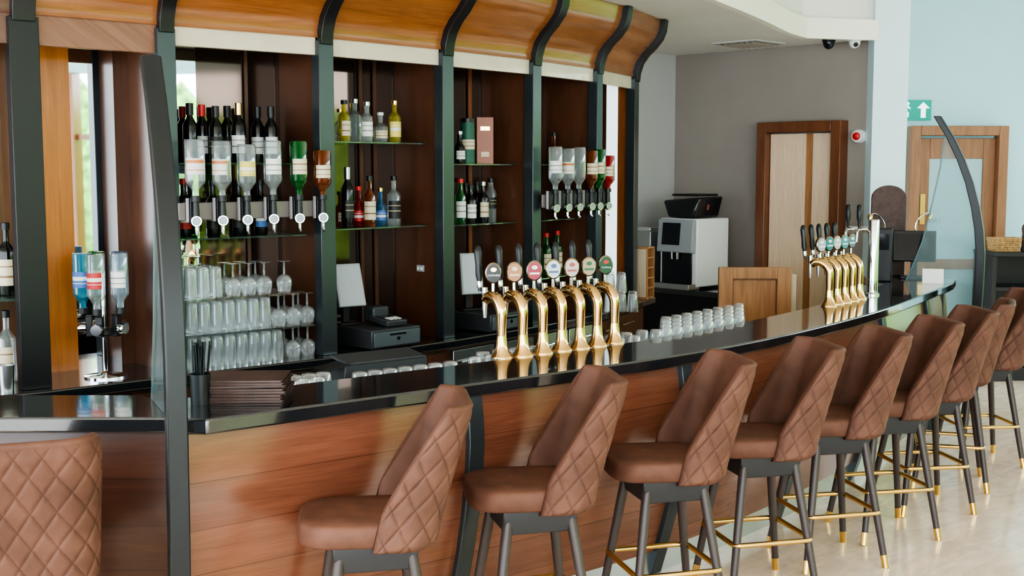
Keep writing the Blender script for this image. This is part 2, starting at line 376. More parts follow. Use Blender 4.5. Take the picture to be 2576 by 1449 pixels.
def door(nm, A, B, ztop, label, kind):
    u = B-A; L_ = u.length; t = thing(nm, label, 'door', (A.x, A.y, 0), atan2(u.y, u.x)); t['kind'] = 'structure'
    fw = .095
    mb = MB(); mb.box((fw/2, -.04, ztop/2), (fw, .14, ztop)); mb.box((L_-fw/2, -.04, ztop/2), (fw, .14, ztop)); mb.box((L_/2, -.041, ztop-fw/2), (L_-2*fw, .14, fw))
    mb.build('door_frame', M['frame'] if kind == 1 else M['frame2'], t, bevel=.006)
    if kind == 1:
        w = (L_-2*fw)
        MB().box((fw+w*.28, -.01, (ztop-fw)/2), (w*.55, .04, ztop-fw-.02)).build('door_leaf', M['palebright'], t, bevel=.004)
        MB().box((fw+w*.81, -.006, (ztop-fw)/2), (w*.3, .03, ztop-fw-.02)).build('door_leaf', M['palebright'], t, bevel=.004)
        MB().box((fw+w*.965, -.012, (ztop-fw)/2), (w*.06, .03, ztop-fw-.02)).build('door_stile', M['frame2'], t, bevel=.004)
        MB().box((fw+w*.605, .004, (ztop-fw)/2), (w*.1, .03, ztop-fw-.02)).build('door_gap', M['doorwood'], t)
    else:
        w = L_-2*fw; x0 = fw; mb = MB()
        for cx, cz, sx, sz in ((x0+.06, 1.13, .12, 2.24), (x0+w-.06, 1.13, .12, 2.24), (x0+w/2, 2.15, w-.24, .2), (x0+w/2, .16, w-.24, .3), (x0+w/2, 1.0, w-.24, .1)): mb.box((cx, 0, cz), (sx, .045, sz))
        mb.build('door_leaf', M['frame2'], t, bevel=.004)
        MB().box((x0+w/2, 0, 1.15), (w-.22, .012, 2.0)).build('glass_pane', P('frosted_blue_pane', (.37, .54, .6), .15), t)
        MB().box((x0+.06, -.03, 1.55), (.05, .012, .3)).build('push_plate', M['brass'], t)
        text('DAT', .065, P('faint_lettering', (.15, .22, .25), .5), t, Matrix.Translation((x0+.2, -.009, 1.43)) @ Matrix.Rotation(pi/2, 4, 'X'))
    return t
def onwall(px, py): 
    p, k = hit(px, py, C0, C1); r = ray(px, py); return Vector((p.x, p.y, H+r[2]*p.y/r[1]))
wn = V2(-.698, -.717)
a = onwall(1925, 310); b = onwall(2135, 303); door('door_1', V2(a.x, a.y)+wn*.03, V2(b.x, b.y)+wn*.03, 2.37, 'oak double door in the taupe wall', 1)
door('door_2', V2(3.93, 12.12), V2(4.89, 12.12), 2.37, 'oak door with frosted glass in the pale blue wall', 2)
t = thing('exit_sign', 'green emergency exit sign with white running figure and arrow', 'sign', (3.985, 12.185, 2.53))
MB().box((0, 0, 0), (.37, .025, .2)).build('sign_panel', M['green'], t)
mb = MB(); ar = [(0, .08), (.065, .018), (.025, .018), (.025, -.075), (-.025, -.075), (-.025, .018), (-.065, .018)]
mb.add([(.105+x, -.015, z) for x, z in ar], [(2, 3, 4, 5), (0, 1, 2, 5, 6)])
mb.build('arrow', M['signwhite'], t)
mb = MB(); mb.lathe([(.016, -.002), (.016, .002)], (-.05, -.015, .065), T=Matrix.Rotation(pi/2, 4, 'X'), n=12)
for p, q in (((-.055, .045), (-.075, -.005)), ((-.075, -.005), (-.045, -.03)), ((-.045, -.03), (-.05, -.07)), ((-.075, -.005), (-.1, -.035)), ((-.1, -.035), (-.13, -.04)), ((-.058, .04), (-.025, .015)), ((-.06, .04), (-.1, .03)), ((-.1, .03), (-.11, .005))):
    mb.tube([(p[0], -.015, p[1]), (q[0], -.015, q[1])], .008, 6)
mb.build('running_figure', M['signwhite'], t)
p = onwall(2165, 343); t = thing('alarm_sounder', 'round white alarm sounder with red centre beside the oak door', 'alarm', (p.x+wn.x*.03, p.y+wn.y*.03, p.z), atan2(wn.y, wn.x)+pi/2)
RX = Matrix.Rotation(pi/2, 4, 'X')
MB().lathe([(.06, -.03), (.06, .02), (.05, .04), (0, .045)], T=RX).build('housing', M['white'], t)
MB().lathe([(.035, .04), (.033, .055), (.02, .065), (0, .067)], T=RX).build('red_lens', M['red'], t)
# ------------------------------------------------------------------ front bar
LY = 4.1
pairs = [(V2(-2.9, LY), V2(-2.9, LY+.42)), (V2(-1.7, LY), V2(-1.7, LY+.42)), (V2(-1.2, LY), V2(-1.4, LY+.42))]
pairs += [(off(i, 0), off(i, -.42)) for i in range(1, len(FS)-8)]
pairs += [(V2(3.17, 8.8), V2(2.78, 9.0)), (V2(3.32, 9.07), V2(2.75, 9.2)), (V2(3.42, 9.3), V2(2.75, 9.45)), (V2(3.40, 9.5), V2(2.8, 9.62)), (V2(3.3, 9.6), V2(2.9, 9.66))]
tag(MB().strip(pairs, 1.045, 1.1).build('bar_countertop', M['granite'], bevel=.008), 'long curved polished black bar countertop with beer taps on it', 'countertop')
bf = thing('bar_counter', 'curved plank-clad oak front of the bar with dark pilasters', 'bar counter', (0, 5, 0)); O = (0, 5, 0)
prof = [(-.05, 1.045), (-.035, .95), (-.03, .85), (-.04, .72), (-.065, .56), (-.1, .4), (-.14, .26), (-.18, .12)]
path = list(zip(FS, FN)); ns = len(path)
pil = []
for px, py in ((1222, 960), (1735, 888)): pil.append(min(range(ns), key=lambda i: abs(1288+FS[i].x/FS[i].y*3040-px)))
pil += [min(pil[-1]+q, ns-2) for q in (13, 25, 37)]
cuts = [0]+pil+[ns-1]
for a, b in zip(cuts[:-1], cuts[1:]):
    if b > a: MB().sweep(path[a:b+1], prof, u0=a*.3).build('front_panel', M['front'], bf, off=O)
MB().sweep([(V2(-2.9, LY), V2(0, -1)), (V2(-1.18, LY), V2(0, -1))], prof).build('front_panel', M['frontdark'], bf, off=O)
for i in pil:
    n = FN[i]; MB().ext(FS[i], V2(-n.y, n.x), n, .075, [(o+.028, z) for o, z in prof]+[(-.19, .0), (-.28, .0), (-.28, 1.045)]).build('pilaster', M['post'], bf, off=O, bevel=.004)
MB().strip([(V2(-2.9, LY+.22), V2(-2.9, LY+.38)), (V2(-1.3, LY+.22), V2(-1.42, LY+.38))]+[(off(i, -.2), off(i, -.38)) for i in range(1, ns-4)], 0, .14).build('kick_plinth', M['steel'], bf, off=O)
MB().strip([(V2(-2.9, LY+.24), V2(-2.9, LY+.38)), (V2(-1.3, LY+.24), V2(-1.42, LY+.38))]+[(off(i, -.24), off(i, -.38)) for i in range(1, ns-4)], .14, 1.045).build('carcass', M['black'], bf, off=O)
i = ns-1; n = FN[i]; MB().ext(FS[i-3], V2(-n.y, n.x), n, .05, [(-.03, 0), (-.03, 1.045), (-.4, 1.045), (-.4, 0)]).build('end_panel', M['post'], bf, off=O)
ia = min(range(ns), key=lambda i: abs(FS[i].x+1.0)); ib = min(range(ns), key=lambda i: abs(FS[i].x-1.75))
LZ = 1.01
ld = tag(MB().strip([(off(i, -.385), off(i, -.80)) for i in range(ia, ib)], LZ-.03, LZ).build('steel_ledge', M['steel']), 'stainless steel work ledge behind the bar counter holding upturned glasses', 'ledge')
# curved screens
sprof = [(0, -.075), (.25, -.05), (.5, -.03), (.8, -.012), (1.1, -.002), (1.32, 0), (1.5, -.016), (1.67, -.048), (1.85, -.098), (2.02, -.165), (2.18, -.245), (2.34, -.345)]
def screen(loc, n, label, w=.068):
    t = thing('curved_screen', label, 'screen', (loc.x, loc.y, 0)); O = (loc.x, loc.y, 0); tt = V2(-n.y, n.x)
    poly = [(o, z) for z, o in sprof]+[(o-.062+.012*max(0, (z-1.6)/.74), z) for z, o in sprof[::-1]]
    MB().ext(loc, tt, n, w, poly).build('curved_post', M['screenpost'], t, off=O, bevel=.005)
    gp = [(o-.052, z) for z, o in sprof if z >= 1.1]
    gp[0] = (gp[0][0], 1.102)
    cv = [(-.31, 2.22), (-.34, 1.95), (-.385, 1.7), (-.45, 1.4), (-.52, 1.2), (-.56, 1.102)]
    MB().ext(loc, tt, n, .012, gp[:-1]+cv).build('glass_panel', M['screen'], t, off=O)
    MB().tube([(loc.x+n.x*o, loc.y+n.y*o, z) for o, z in cv], .0055, 8).build('glass_edge', M['edge'], t, off=O)
screen(V2(-1.10, 3.93), V2(.42, -.907).normalized(), 'tall dark curved post with glass screen at the near left end of the bar')
screen(V2(3.5, 8.95), V2(.88, -.47).normalized(), 'tall dark curved post with glass screen at the far right end of the bar')
# ------------------------------------------------------------------ back bar
bb = thing('back_bar_unit', 'tall oak back bar with dark posts and a curved overhanging canopy', 'back bar', (-.4, 7.3, .95)); O = (-.4, 7.3, .95)
cprof = [(0, 2.60), (.006, 2.66), (.03, 2.73), (.075, 2.79), (.13, 2.84), (.18, 2.90), (.205, 2.96), (.215, 3.045)]
for i, p in enumerate(PP):
    if i == 0: continue
    t, n = PT[i], PN[i]; w = .13 if i == 1 else .095
    MB().ext(p, t, n, w, [(0, .95), (0, 2.62), (-.07, 2.62), (-.07, .95)]).build('post', M['post'] if i > 1 else M['black'], bb, off=O, bevel=.003)
    rp_ = [(o+.012, z) for o, z in cprof]+[(o-.09, z+.03 if 0 < j < 7 else z) for j, (o, z) in list(enumerate(cprof))[::-1]]
    MB().ext(p, t, n, .075 if i > 1 else .1, rp_).build('canopy_rib', M['black'], bb, off=O, bevel=.003)
for i in range(NB):
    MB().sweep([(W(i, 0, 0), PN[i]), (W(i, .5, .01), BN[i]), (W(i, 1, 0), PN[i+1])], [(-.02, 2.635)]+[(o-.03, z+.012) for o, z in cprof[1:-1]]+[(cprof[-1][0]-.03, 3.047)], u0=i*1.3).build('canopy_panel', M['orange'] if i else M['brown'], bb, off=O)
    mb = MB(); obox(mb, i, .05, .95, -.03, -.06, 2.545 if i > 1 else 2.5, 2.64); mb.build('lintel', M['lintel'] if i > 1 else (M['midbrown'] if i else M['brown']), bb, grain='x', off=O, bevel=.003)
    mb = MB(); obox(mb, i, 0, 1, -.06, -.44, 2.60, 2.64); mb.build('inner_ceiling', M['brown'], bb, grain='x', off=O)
    mb = MB(); obox(mb, i, -.02, 1.02, -.43, -.46, .95, 2.64); mb.build('back_panel', M['dimmirror'] if i in (2, 3, 4, 5) else M['brown'], bb, off=O)
    if i == 0: continue
    t, n = PT[i+1], PN[i+1]
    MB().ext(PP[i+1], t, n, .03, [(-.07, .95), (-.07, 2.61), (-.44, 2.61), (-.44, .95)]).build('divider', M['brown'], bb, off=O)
def backstrip(i, px0, px1, m, name, z0=.95, z1=2.6, o=-.425):
    A, _ = bay(i, px0, 500, o); B, _ = bay(i, px1, 500, o); n = BN[i]
    MB().quadbox([A, B, B+n*.01, A+n*.01], z0, z1).build(name, m, bb, off=O)
M['glowoak'] = wood('lit_oak_panel', (.4, .14, .035), (.52, .2, .055), .3)  # orange oak lightened in its colour to look lit
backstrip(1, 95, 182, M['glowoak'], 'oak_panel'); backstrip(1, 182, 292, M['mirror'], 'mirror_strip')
backstrip(2, 430, 498, M['mirror'], 'mirror_strip')
for i, ps in ((2, (620,)), (3, (905, 940)), (4, (1178,))):
    for px in ps: backstrip(i, px, px+7, M['trim'] if i != 4 else M['orange'], 'trim_strip', o=-.42)
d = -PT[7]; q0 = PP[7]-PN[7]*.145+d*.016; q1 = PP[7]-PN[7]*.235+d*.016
MB().quadbox([q0, q1, q1+d*.006, q0+d*.006], .95, 2.58).build('light_strip', M['daystrip'], bb, off=O)  # added glowing strip where daylight shows bright on the divider
q0 = PP[7]-PN[7]*.075+d*.016; q1 = PP[7]-PN[7]*.14+d*.016
MB().quadbox([q0, q1, q1+d*.006, q0+d*.006], .95, 2.58).build('oak_panel', M['orange'], bb, off=O)
cp = [(W(0, 0, .07), W(0, 0, -.5))]+[(PP[i]+PN[i]*.07, PP[i]-PN[i]*.5) for i in range(1, 8)]+[(PP[7]+BU[6]*.3+PN[7]*.07, PP[7]+BU[6]*.3-PN[7]*.5)]
tag(MB().strip(cp, .9, .95).build('back_countertop', M['granite'], bevel=.008), 'curved black back countertop under the bottle shelves', 'countertop')
cb = thing('back_counter_cabinet', 'dark low cabinets under the back countertop', 'cabinet', (-.4, 7.3, 0)); O2 = (-.4, 7.3, 0)
MB().strip([(a+(b-a).normalized()*.1, b) for a, b in cp], 0, .9).build('body', M['brown'], cb, off=O2)
for i in range(1, NB):
    for a0, a1 in ((.04, .49), (.51, .96)):
        mb = MB(); obox(mb, i, a0, a1, .0, -.04, .1, .87); dr = mb.build('door', M['steel'] if i in (4, 5) else M['brown'], cb, off=O2, bevel=.003)
        mb = MB(); h0 = W(i, a0+.06, .018); h1 = W(i, a1-.06, .018); mb.tube([(h0.x, h0.y, .8), (h1.x, h1.y, .8)], .007, 8); mb.build('handle', M['chrome'], dr, off=(0, 0, 0)).location = (.4, -7.3, 0)
def shelf(i, z, label, a0=.07, a1=.93):
    mb = MB(); obox(mb, i, a0, a1, -.12, -.415, z-.009, z); tag(mb.build('glass_shelf', M['shelf'], bevel=.002), label, 'shelf', 'glass shelves of the back bar')
shelf(2, 1.60, 'glass shelf below the nearer row of optics'); shelf(2, 1.98, 'glass shelf holding the dark wine bottles')
shelf(3, 1.62, 'lower glass shelf above the front till'); shelf(3, 2.10, 'upper glass shelf of clear and yellow spirit bottles')
shelf(4, 1.61, 'lower glass shelf holding the green and patterned bottles'); shelf(4, 1.98, 'upper glass shelf holding the copper coloured box')
shelf(5, 1.61, 'glass shelf below the farther row of optics'); shelf(5, 1.98, 'glass shelf behind the farther row of upturned bottles'); shelf(5, 1.22, 'low glass shelf behind the brass taps')
# ------------------------------------------------------------------ bottles
G = {'clear': glass('bottle_clear', (.84, .89, .9), .34, .12, (.7, .8, .82)), 'green': glass('bottle_green', (.08, .42, .12), .25, .25, (.01, .25, .05)), 'amber': glass('bottle_amber', (.55, .2, .05), .25, .3, (.3, .08, .015)),
     'dark': P('bottle_dark', (.008, .01, .009), .12), 'blue': glass('bottle_blue', (.3, .55, .8), .25, .25, (.1, .3, .55)), 'yellow': glass('bottle_yellow', (.75, .68, .15), .25, .3, (.5, .45, .08)), 'red': glass('bottle_red', (.5, .05, .04), .25, .4, (.35, .02, .02)), 'cyan': glass('bottle_cyan', (.3, .7, .85), .25, .25, (.1, .45, .6))}
LB = {'white': labelmat('label_white', (.7, .7, .68), (.2, .2, .2), .35, .42), 'cream': labelmat('label_cream', (.62, .55, .4), (.25, .15, .08), .3, .38), 'red': labelmat('label_red', (.5, .04, .04), (.7, .66, .62)), 'orange': labelmat('label_orange', (.62, .62, .6), (.55, .2, .08), .1, .3), 'yellow': labelmat('label_yellow', (.7, .58, .15), (.7, .7, .66), .4, .6), 'blue': labelmat('label_blue', (.08, .18, .45), (.7, .72, .75)), 'black': labelmat('label_black', (.02, .02, .02), (.4, .34, .2), .4, .46), 'none': None}
CP = {'black': M['blackplastic'], 'gold': M['gold'], 'red': M['red'], 'white': M['white'], 'steel': M['steel']}
cache = {}
def bottle(label, x, y, z, h, r, g, lb, cap, style='spirit', inv=False, group=None, rz=0):
    key = (round(h, 2), r, g, lb, cap, style)
    if key not in cache:
        rn = .0145 if style != 'wide' else .017
        s = {'spirit': .60, 'wine': .62, 'short': .5, 'wide': .66}[style]; s2 = {'spirit': .72, 'wine': .76, 'short': .64, 'wide': .8}[style]
        mb = MB().lathe([(0, .006), (r*.6, .004), (r*.92, 0), (r, .008), (r, h*s), (r*.94, h*(s+.03)), (r*.7, h*(s+s2)/2+.004), (rn*1.15, h*s2), (rn, h*(s2+.03)), (rn, h*.93), (rn*1.25, h*.935), (rn*1.25, h*.955), (rn, h*.957)], n=20)
        body = mb.mesh('body', G[g]); lm = None
        if LB[lb]:
            l0, l1 = (.14, s-.1) if style != 'wine' else (.16, .46)
            if style == 'wide': l0, l1 = .3, .56
            vs = []; K = 15; span = 2.1 if style != 'wide' else 1.9
            for zz, dr in ((h*l0, .0008), (h*l1, .0008)):
                for k in range(K): a = -pi/2-span/2+span*k/(K-1); vs.append(((r+dr)*cos(a), (r+dr)*sin(a), zz))
            lm = MB().add(vs, [(k, k+1, K+k+1, K+k) for k in range(K-1)]).mesh('label', LB[lb])
        c0 = .8 if style == 'wine' else .9
        cm = MB().lathe([(rn*1.3, h*c0), (rn*1.32, h*.995), (rn*1.1, h), (0, h)], n=14).mesh('cap', CP[cap])
        cache[key] = (body, lm, cm)
    t = thing('bottle', label, 'bottle', (x, y, z), rz, group)
    if inv: t.rotation_euler = (pi, 0, rz+pi)
    b_, l_, c_ = cache[key]
    link('body', b_, t)
    if l_: link('label', l_, t)
    link('cap', c_, t)
    return t
def row(i, z, o, specs, where, group, py=480):
    for k, (px, h, r, g, lb, cap, style, look) in enumerate(specs):
        p, _ = bay(i, px, py, o if isinstance(o, float) else o[k])
        bottle('%s, %s from left %s' % (look, ORD[k], where), p.x, p.y, z, h, r, g, lb, cap, style, group=group, rz=brz(i)*.6+random.uniform(-.4, .4))
row(2, 1.98, [-.2, -.3, -.2, -.33, -.2, -.3, -.22], [
    (478, .30, .036, 'dark', 'none', 'black', 'wine', 'dark unlabelled wine bottle'), (508, .30, .036, 'dark', 'white', 'red', 'wine', 'dark wine bottle with red cap'),
    (543, .29, .036, 'dark', 'black', 'black', 'wine', 'dark wine bottle'), (572, .30, .036, 'dark', 'black', 'black', 'wine', 'dark wine bottle'),
    (600, .31, .038, 'dark', 'white', 'gold', 'wine', 'dark wine bottle with gold cap'), (648, .30, .036, 'dark', 'white', 'black', 'wine', 'dark wine bottle with white label'),
    (682, .30, .036, 'dark', 'white', 'black', 'wine', 'dark wine bottle with white label')], 'on the wine shelf', 'wine bottles above the nearer optics', 330)
row(2, 1.60, -.28, [(462, .3, .036, 'dark', 'red', 'red', 'spirit', 'dark bottle with red label'), (535, .29, .036, 'dark', 'black', 'black', 'spirit', 'black bottle'), (600, .29, .036, 'dark', 'black', 'black', 'spirit', 'black bottle'), (655, .29, .036, 'dark', 'blue', 'black', 'spirit', 'black bottle with blue label')], 'behind the nearer optics', 'bottles behind the nearer optics', 500)
row(3, 2.10, [-.36, -.2, -.27, -.17, -.26, -.24], [(855, .19, .034, 'clear', 'cream', 'gold', 'short', 'pale bottle'), (866, .23, .034, 'yellow', 'cream', 'black', 'spirit', 'yellowish bottle'), (893, .245, .042, 'clear', 'none', 'steel', 'spirit', 'tall clear bottle'), (923, .225, .034, 'clear', 'white', 'steel', 'spirit', 'clear bottle with white label'),
    (957, .175, .042, 'clear', 'cream', 'white', 'short', 'squat clear bottle with cream label'), (993, .245, .037, 'yellow', 'yellow', 'gold', 'spirit', 'yellow spirit bottle')], 'on the upper shelf above the till', 'bottles on the upper shelf above the till', 300)
row(3, 1.62, [-.36, -.2, -.28, -.2, -.28, -.22, -.25], [(856, .2, .034, 'amber', 'cream', 'black', 'short', 'amber bottle'), (874, .34, .036, 'dark', 'black', 'steel', 'wine', 'tall dark bottle'), (902, .23, .036, 'red', 'red', 'red', 'short', 'red bottle'), (930, .29, .037, 'amber', 'cream', 'black', 'spirit', 'amber whiskey bottle with cream label'),
    (957, .22, .036, 'blue', 'blue', 'gold', 'short', 'blue bottle'), (991, .29, .041, 'clear', 'black', 'black', 'spirit', 'clear bottle with black label')], 'on the lower shelf above the till', 'bottles on the lower shelf above the till', 500)
row(4, 1.98, [-.2, -.3], [(1156, .2, .034, 'dark', 'white', 'steel', 'short', 'dark bottle'), (1168, .19, .034, 'dark', 'white', 'steel', 'short', 'dark bottle')], 'beside the copper coloured box', 'bottles beside the boxes', 370)
row(4, 1.61, [-.2, -.3, -.2, -.3, -.2, -.28], [(1158, .28, .035, 'green', 'white', 'red', 'spirit', 'green bottle with red cap'), (1172, .25, .035, 'dark', 'black', 'black', 'spirit', 'dark bottle'), (1184, .24, .035, 'dark', 'white', 'black', 'spirit', 'dark bottle with white label'), (1200, .26, .035, 'dark', 'black', 'black', 'spirit', 'dark bottle'), (1215, .26, .036, 'dark', 'cream', 'steel', 'spirit', 'dark bottle with cream label'), (1235, .28, .037, 'clear', 'black', 'black', 'wide', 'dark banded bottle')], 'on the shelf below the copper box', 'bottles on the shelf below the boxes', 500)
row(5, 1.98, -.26, [(1393, .22, .036, 'amber', 'none', 'black', 'short', 'dark amber decanter bottle')], 'above the farther optics', None, 350)
row(5, 1.22, -.25, [(1374, .29, .036, 'green', 'cream', 'red', 'spirit', 'green bottle with red cap'), (1402, .3, .036, 'green', 'cream', 'red', 'spirit', 'green bottle with red cap')], 'on the low shelf behind the taps', 'green bottles behind the taps', 620)
p, _ = bay(4, 1176, 350, -.22); t = thing('bottle_tube', 'dark green cylindrical bottle carton beside the copper coloured box', 'carton', (p.x, p.y, 1.98))
MB().lathe([(.045, 0), (.045, .255)], n=24).build('body', P('tube_green', (.03, .12, .08), .5), t); MB().lathe([(.046, .255), (.046, .28), (0, .28)], n=24).build('lid', M['black'], t); MB().lathe([(.0458, .09), (.0458, .15)], n=24).build('label', LB['cream'], t)
p, _ = bay(4, 1218, 350, -.19); t = thing('bottle_box', 'tall copper coloured bottle box on the upper shelf', 'carton', (p.x, p.y, 1.98), R(8))
MB().box((0, 0, .145), (.105, .1, .29)).build('body', P('copper_card', (.3, .11, .07), .45), t, bevel=.002); MB().box((0, -.0505, .22), (.06, .003, .025)).build('label', M['brass'], t); MB().box((0, -.0505, .06), (.05, .003, .03)).build('label', LB['cream'], t)
# optics racks
M['rail'] = P('dusky_rail', (.22, .19, .185), .35, .3); M['signplain'] = P('pale_measure', (.33, .36, .38), .25); M['scale'] = P('scale_white', (.42, .42, .42), .4)
def optics(i, pxs, specs, label, where, group):
    p0, a0 = bay(i, pxs[0], 520, .1); p1, a1 = bay(i, pxs[-1], 520, .1)
    t = thing('optic_rack', label, 'optic rack', (p0.x, p0.y, 1.6)); O = (p0.x, p0.y, 1.6)
    mb = MB(); obox(mb, i, a0-.07, a1+.02, .04, .028, 1.70, 1.785); mb.build('rail', M['rail'], t, off=O, bevel=.003)
    for a in (max(a0-.03, .06), min(a1-.06, .93)):
        mb = MB(); obox(mb, i, a, a+.02, .028, -.42, 1.71, 1.73); mb.build('bracket', M['steel'], t, off=O)
    n = BN[i]; u = BU[i]
    for k, px in enumerate(pxs):
        p, a = bay(i, px, 520, .1); rz = brz(i)
        q = MB().box((p.x-n.x*.042, p.y-n.y*.042, 1.745), (.03, .026, .13), rz).build('dispenser', M['blackplastic'], t, off=O, bevel=.004)
        for sg in (-1, 1):
            q2 = MB().box((p.x-n.x*.045+sg*u.x*.023, p.y-n.y*.045+sg*u.y*.023, 1.75), (.009, .014, .115), rz).build('scale_strip', M['scale'] if sg < 0 else M['blackplastic'], q); q2.location = (-O[0], -O[1], -O[2])
        rr = rz-R(22)
        T = Matrix.Rotation(rr, 4, 'Z') @ Matrix.Rotation(pi/2, 4, 'X')
        q3 = MB().lathe([(.022, -.02), (.026, -.015), (.0275, .012), (.025, .018), (.02, .018), (.018, .012), (0, .012)], (p.x, p.y, 1.697), T=T, n=22).build('measure_ring', M['chrome'], q); q3.location = (-O[0], -O[1], -O[2])
        q5 = MB().lathe([(.018, .0125), (.017, .0135), (0, .014)], (p.x, p.y, 1.697), T=T, n=22).build('measure_window', M['signplain'], q); q5.location = (-O[0], -O[1], -O[2])
        q4 = MB().tube([(p.x, p.y, 1.80), (p.x, p.y, 1.72)], [.014, .018], 12).build('inlet', M['blackplastic'], q); q4.location = (-O[0], -O[1], -O[2])
        q4 = MB().tube([(p.x, p.y, 1.675), (p.x, p.y, 1.645), (p.x+n.x*.012, p.y+n.y*.012, 1.628)], [.009, .007, .006], 8).build('spout', M['chrome'], q); q4.location = (-O[0], -O[1], -O[2])
        g, lb, r, h, look = specs[k]
        bottle('upturned %s, %s from left in the %s optics' % (look, ORD[k], where), p.x, p.y, 1.79+h, h, r, g, lb, 'black', 'wide', True, group, rz=random.uniform(-.2, .5))
optics(2, [493, 560, 622, 688, 753, 812], [('clear', 'orange', .049, .30, 'clear bottle with orange and white label'), ('clear', 'orange', .047, .295, 'clear bottle with orange and white label'), ('clear', 'yellow', .047, .28, 'clear bottle with yellow label'), ('clear', 'white', .047, .30, 'clear bottle with white label'), ('green', 'cream', .045, .30, 'green bottle with cream label'), ('amber', 'cream', .046, .255, 'amber spirit bottle')],
       'dull optic rack of six chrome measures, the nearer one', 'nearer', 'upturned bottles in the nearer optics')
optics(5, [1397, 1428, 1456, 1487, 1507, 1529], [('clear', 'white', .045, .3, 'clear bottle with white label'), ('clear', 'orange', .045, .29, 'clear bottle with orange label'), ('clear', 'none', .045, .3, 'clear bottle without label'), ('amber', 'cream', .045, .28, 'amber bottle'), ('green', 'cream', .045, .29, 'green bottle'), ('red', 'cream', .045, .25, 'red brown bottle')],
       'dull optic rack of six chrome measures, the farther one', 'farther', 'upturned bottles in the farther optics')
# revolving optic stand
p, _ = bay(1, 265, 900, -.12); st = thing('optic_stand', 'chrome revolving optic stand on the left back counter', 'optic stand', (p.x, p.y, .95))
MB().lathe([(.1, 0), (.1, .008), (.03, .016), (.012, .03), (.012, .5), (0, .5)]).build('pole', M['chrome'], st)
MB().lathe([(.03, .2), (.06, .21), (.06, .23), (.03, .24)]).build('hub', M['blackplastic'], st)
for k in range(5):
    an = R(-90+k*72); x, y = .095*cos(an), .095*sin(an)
    q = MB().box((x*.72, y*.72, .25), (.03, .035, .1), an).build('dispenser', M['blackplastic'], st, bevel=.004)
    MB().lathe([(.027, -.02), (.029, 0), (.026, .016), (0, .016)], (x*1.1, y*1.1, .24), T=Matrix.Rotation(an+pi/2, 4, 'Z') @ Matrix.Rotation(pi/2, 4, 'X')).build('measure_ring', M['chrome'], q)
    g, lb, look = [('clear', 'red', 'clear bottle with red label'), ('clear', 'white', 'clear bottle with white label'), ('blue', 'white', 'blue bottle with white label'), ('green', 'cream', 'green bottle with cream label'), ('cyan', 'blue', 'turquoise bottle with blue label')][k]
    bottle('upturned %s on the revolving optic stand' % look, p.x+x, p.y+y, .95+.6, .29, .042, g, lb, 'black', 'wide', True, 'bottles on the revolving stand')
for px, z, look, g, lb in ((14, 1.361, 'dark bottle with cream label on the far left shelf', 'dark', 'cream'), (6, .951, 'tall pale bottle with cream label at the far left edge', 'clear', 'cream')):
    q, _ = bay(0, px, 600, -.27); bottle(look, q.x, q.y, z, .34, .042, g, lb, 'black', 'spirit')
mb = MB(); obox(mb, 0, .1, 1.0, -.1, -.42, 1.35, 1.36); tag(mb.build('glass_shelf', M['shelf']), 'glass shelf at the far left edge of the back bar', 'shelf', 'glass shelves of the back bar')
q, _ = bay(0, 15, 920, -.02); tag(MB().lathe([(.03, 0), (.036, .12), (.034, .12), (.028, .006), (0, .006)]).build('steel_cup', M['steel'], off=(0, 0, 0)), 'small steel cup on the far left back counter', 'cup').location = (q.x, q.y, .95)
# ------------------------------------------------------------------ glassware
def gl_mesh(prof, nm):
    m_ = MB().lathe(prof, n=18); m_.f = m_.f[:-1]; m_.mi = m_.mi[:-1]; return m_.mesh(nm, M['tumbler'], sharp=60)
hbm = gl_mesh([(.0, .16), (.02, .158), (.026, .154), (.029, .14), (.032, .0)], 'highball_glass')
tbm = gl_mesh([(.0, .1), (.028, .098), (.033, .09), (.037, .0)], 'tumbler_glass')
pnm = gl_mesh([(.0, .125), (.026, .123), (.031, .113), (.035, .083), (.037, .055), (.042, .0)], 'pint_glass')
gb = MB().lathe([(.034, 0), (.041, .04), (.041, .065), (.028, .085), (.006, .095), (.005, .15), (.01, .155), (.036, .162), (.036, .164), (0, .165)], n=18); gb.f = [f for f in gb.f if len(f) == 4]; gb.mi = [0]*len(gb.f); gbm = gb.mesh('wine_goblet', M['tumbler'], sharp=60)
def put(me, x, y, z, name, label, group):
    o = bpy.data.objects.new(name, me); COL.objects.link(o); o.location = (x, y, z); tag(o, label, 'glass', group)
tiers = [(.951, 'bottom'), (1.128, 'middle'), (1.305, 'top')]
for ti, (z, nm) in enumerate(tiers):
    for o in (-.05, -.125, -.2):
        n_ = (8, 7, 3)[ti]
        for k in range(n_):
            a = .13+k*.077
            q = W(2, a, o); put(hbm, q.x, q.y, z, 'highball_glass', 'upturned highball glass in the %s tier of the stack' % nm, 'highball glasses, %s tier' % nm)
    gas = ((.785, .885), (.69, .79, .885), (.4, .5, .6))[ti]
    for o in (-.065, -.16):
        for a in gas:
            q = W(2, a, o); put(gbm, q.x, q.y, z, 'wine_goblet', 'upturned stemmed goblet in the %s tier beside the highball stack' % nm, 'goblets, %s tier' % nm)
    if ti:
        mb = MB(); obox(mb, 2, .08, (.9, .9, .8)[ti], -.005, -.32, z-.013, z-.003); tag(mb.build('acrylic_tray', M['glass']), 'clear tray between the glasses, under the %s tier' % nm, 'tray', 'trays in the glass stack')
q = W(2, .73, -.06); put(gbm, q.x, q.y, 1.305, 'wine_goblet', 'single upturned goblet standing alone at the right of the top tier', None)
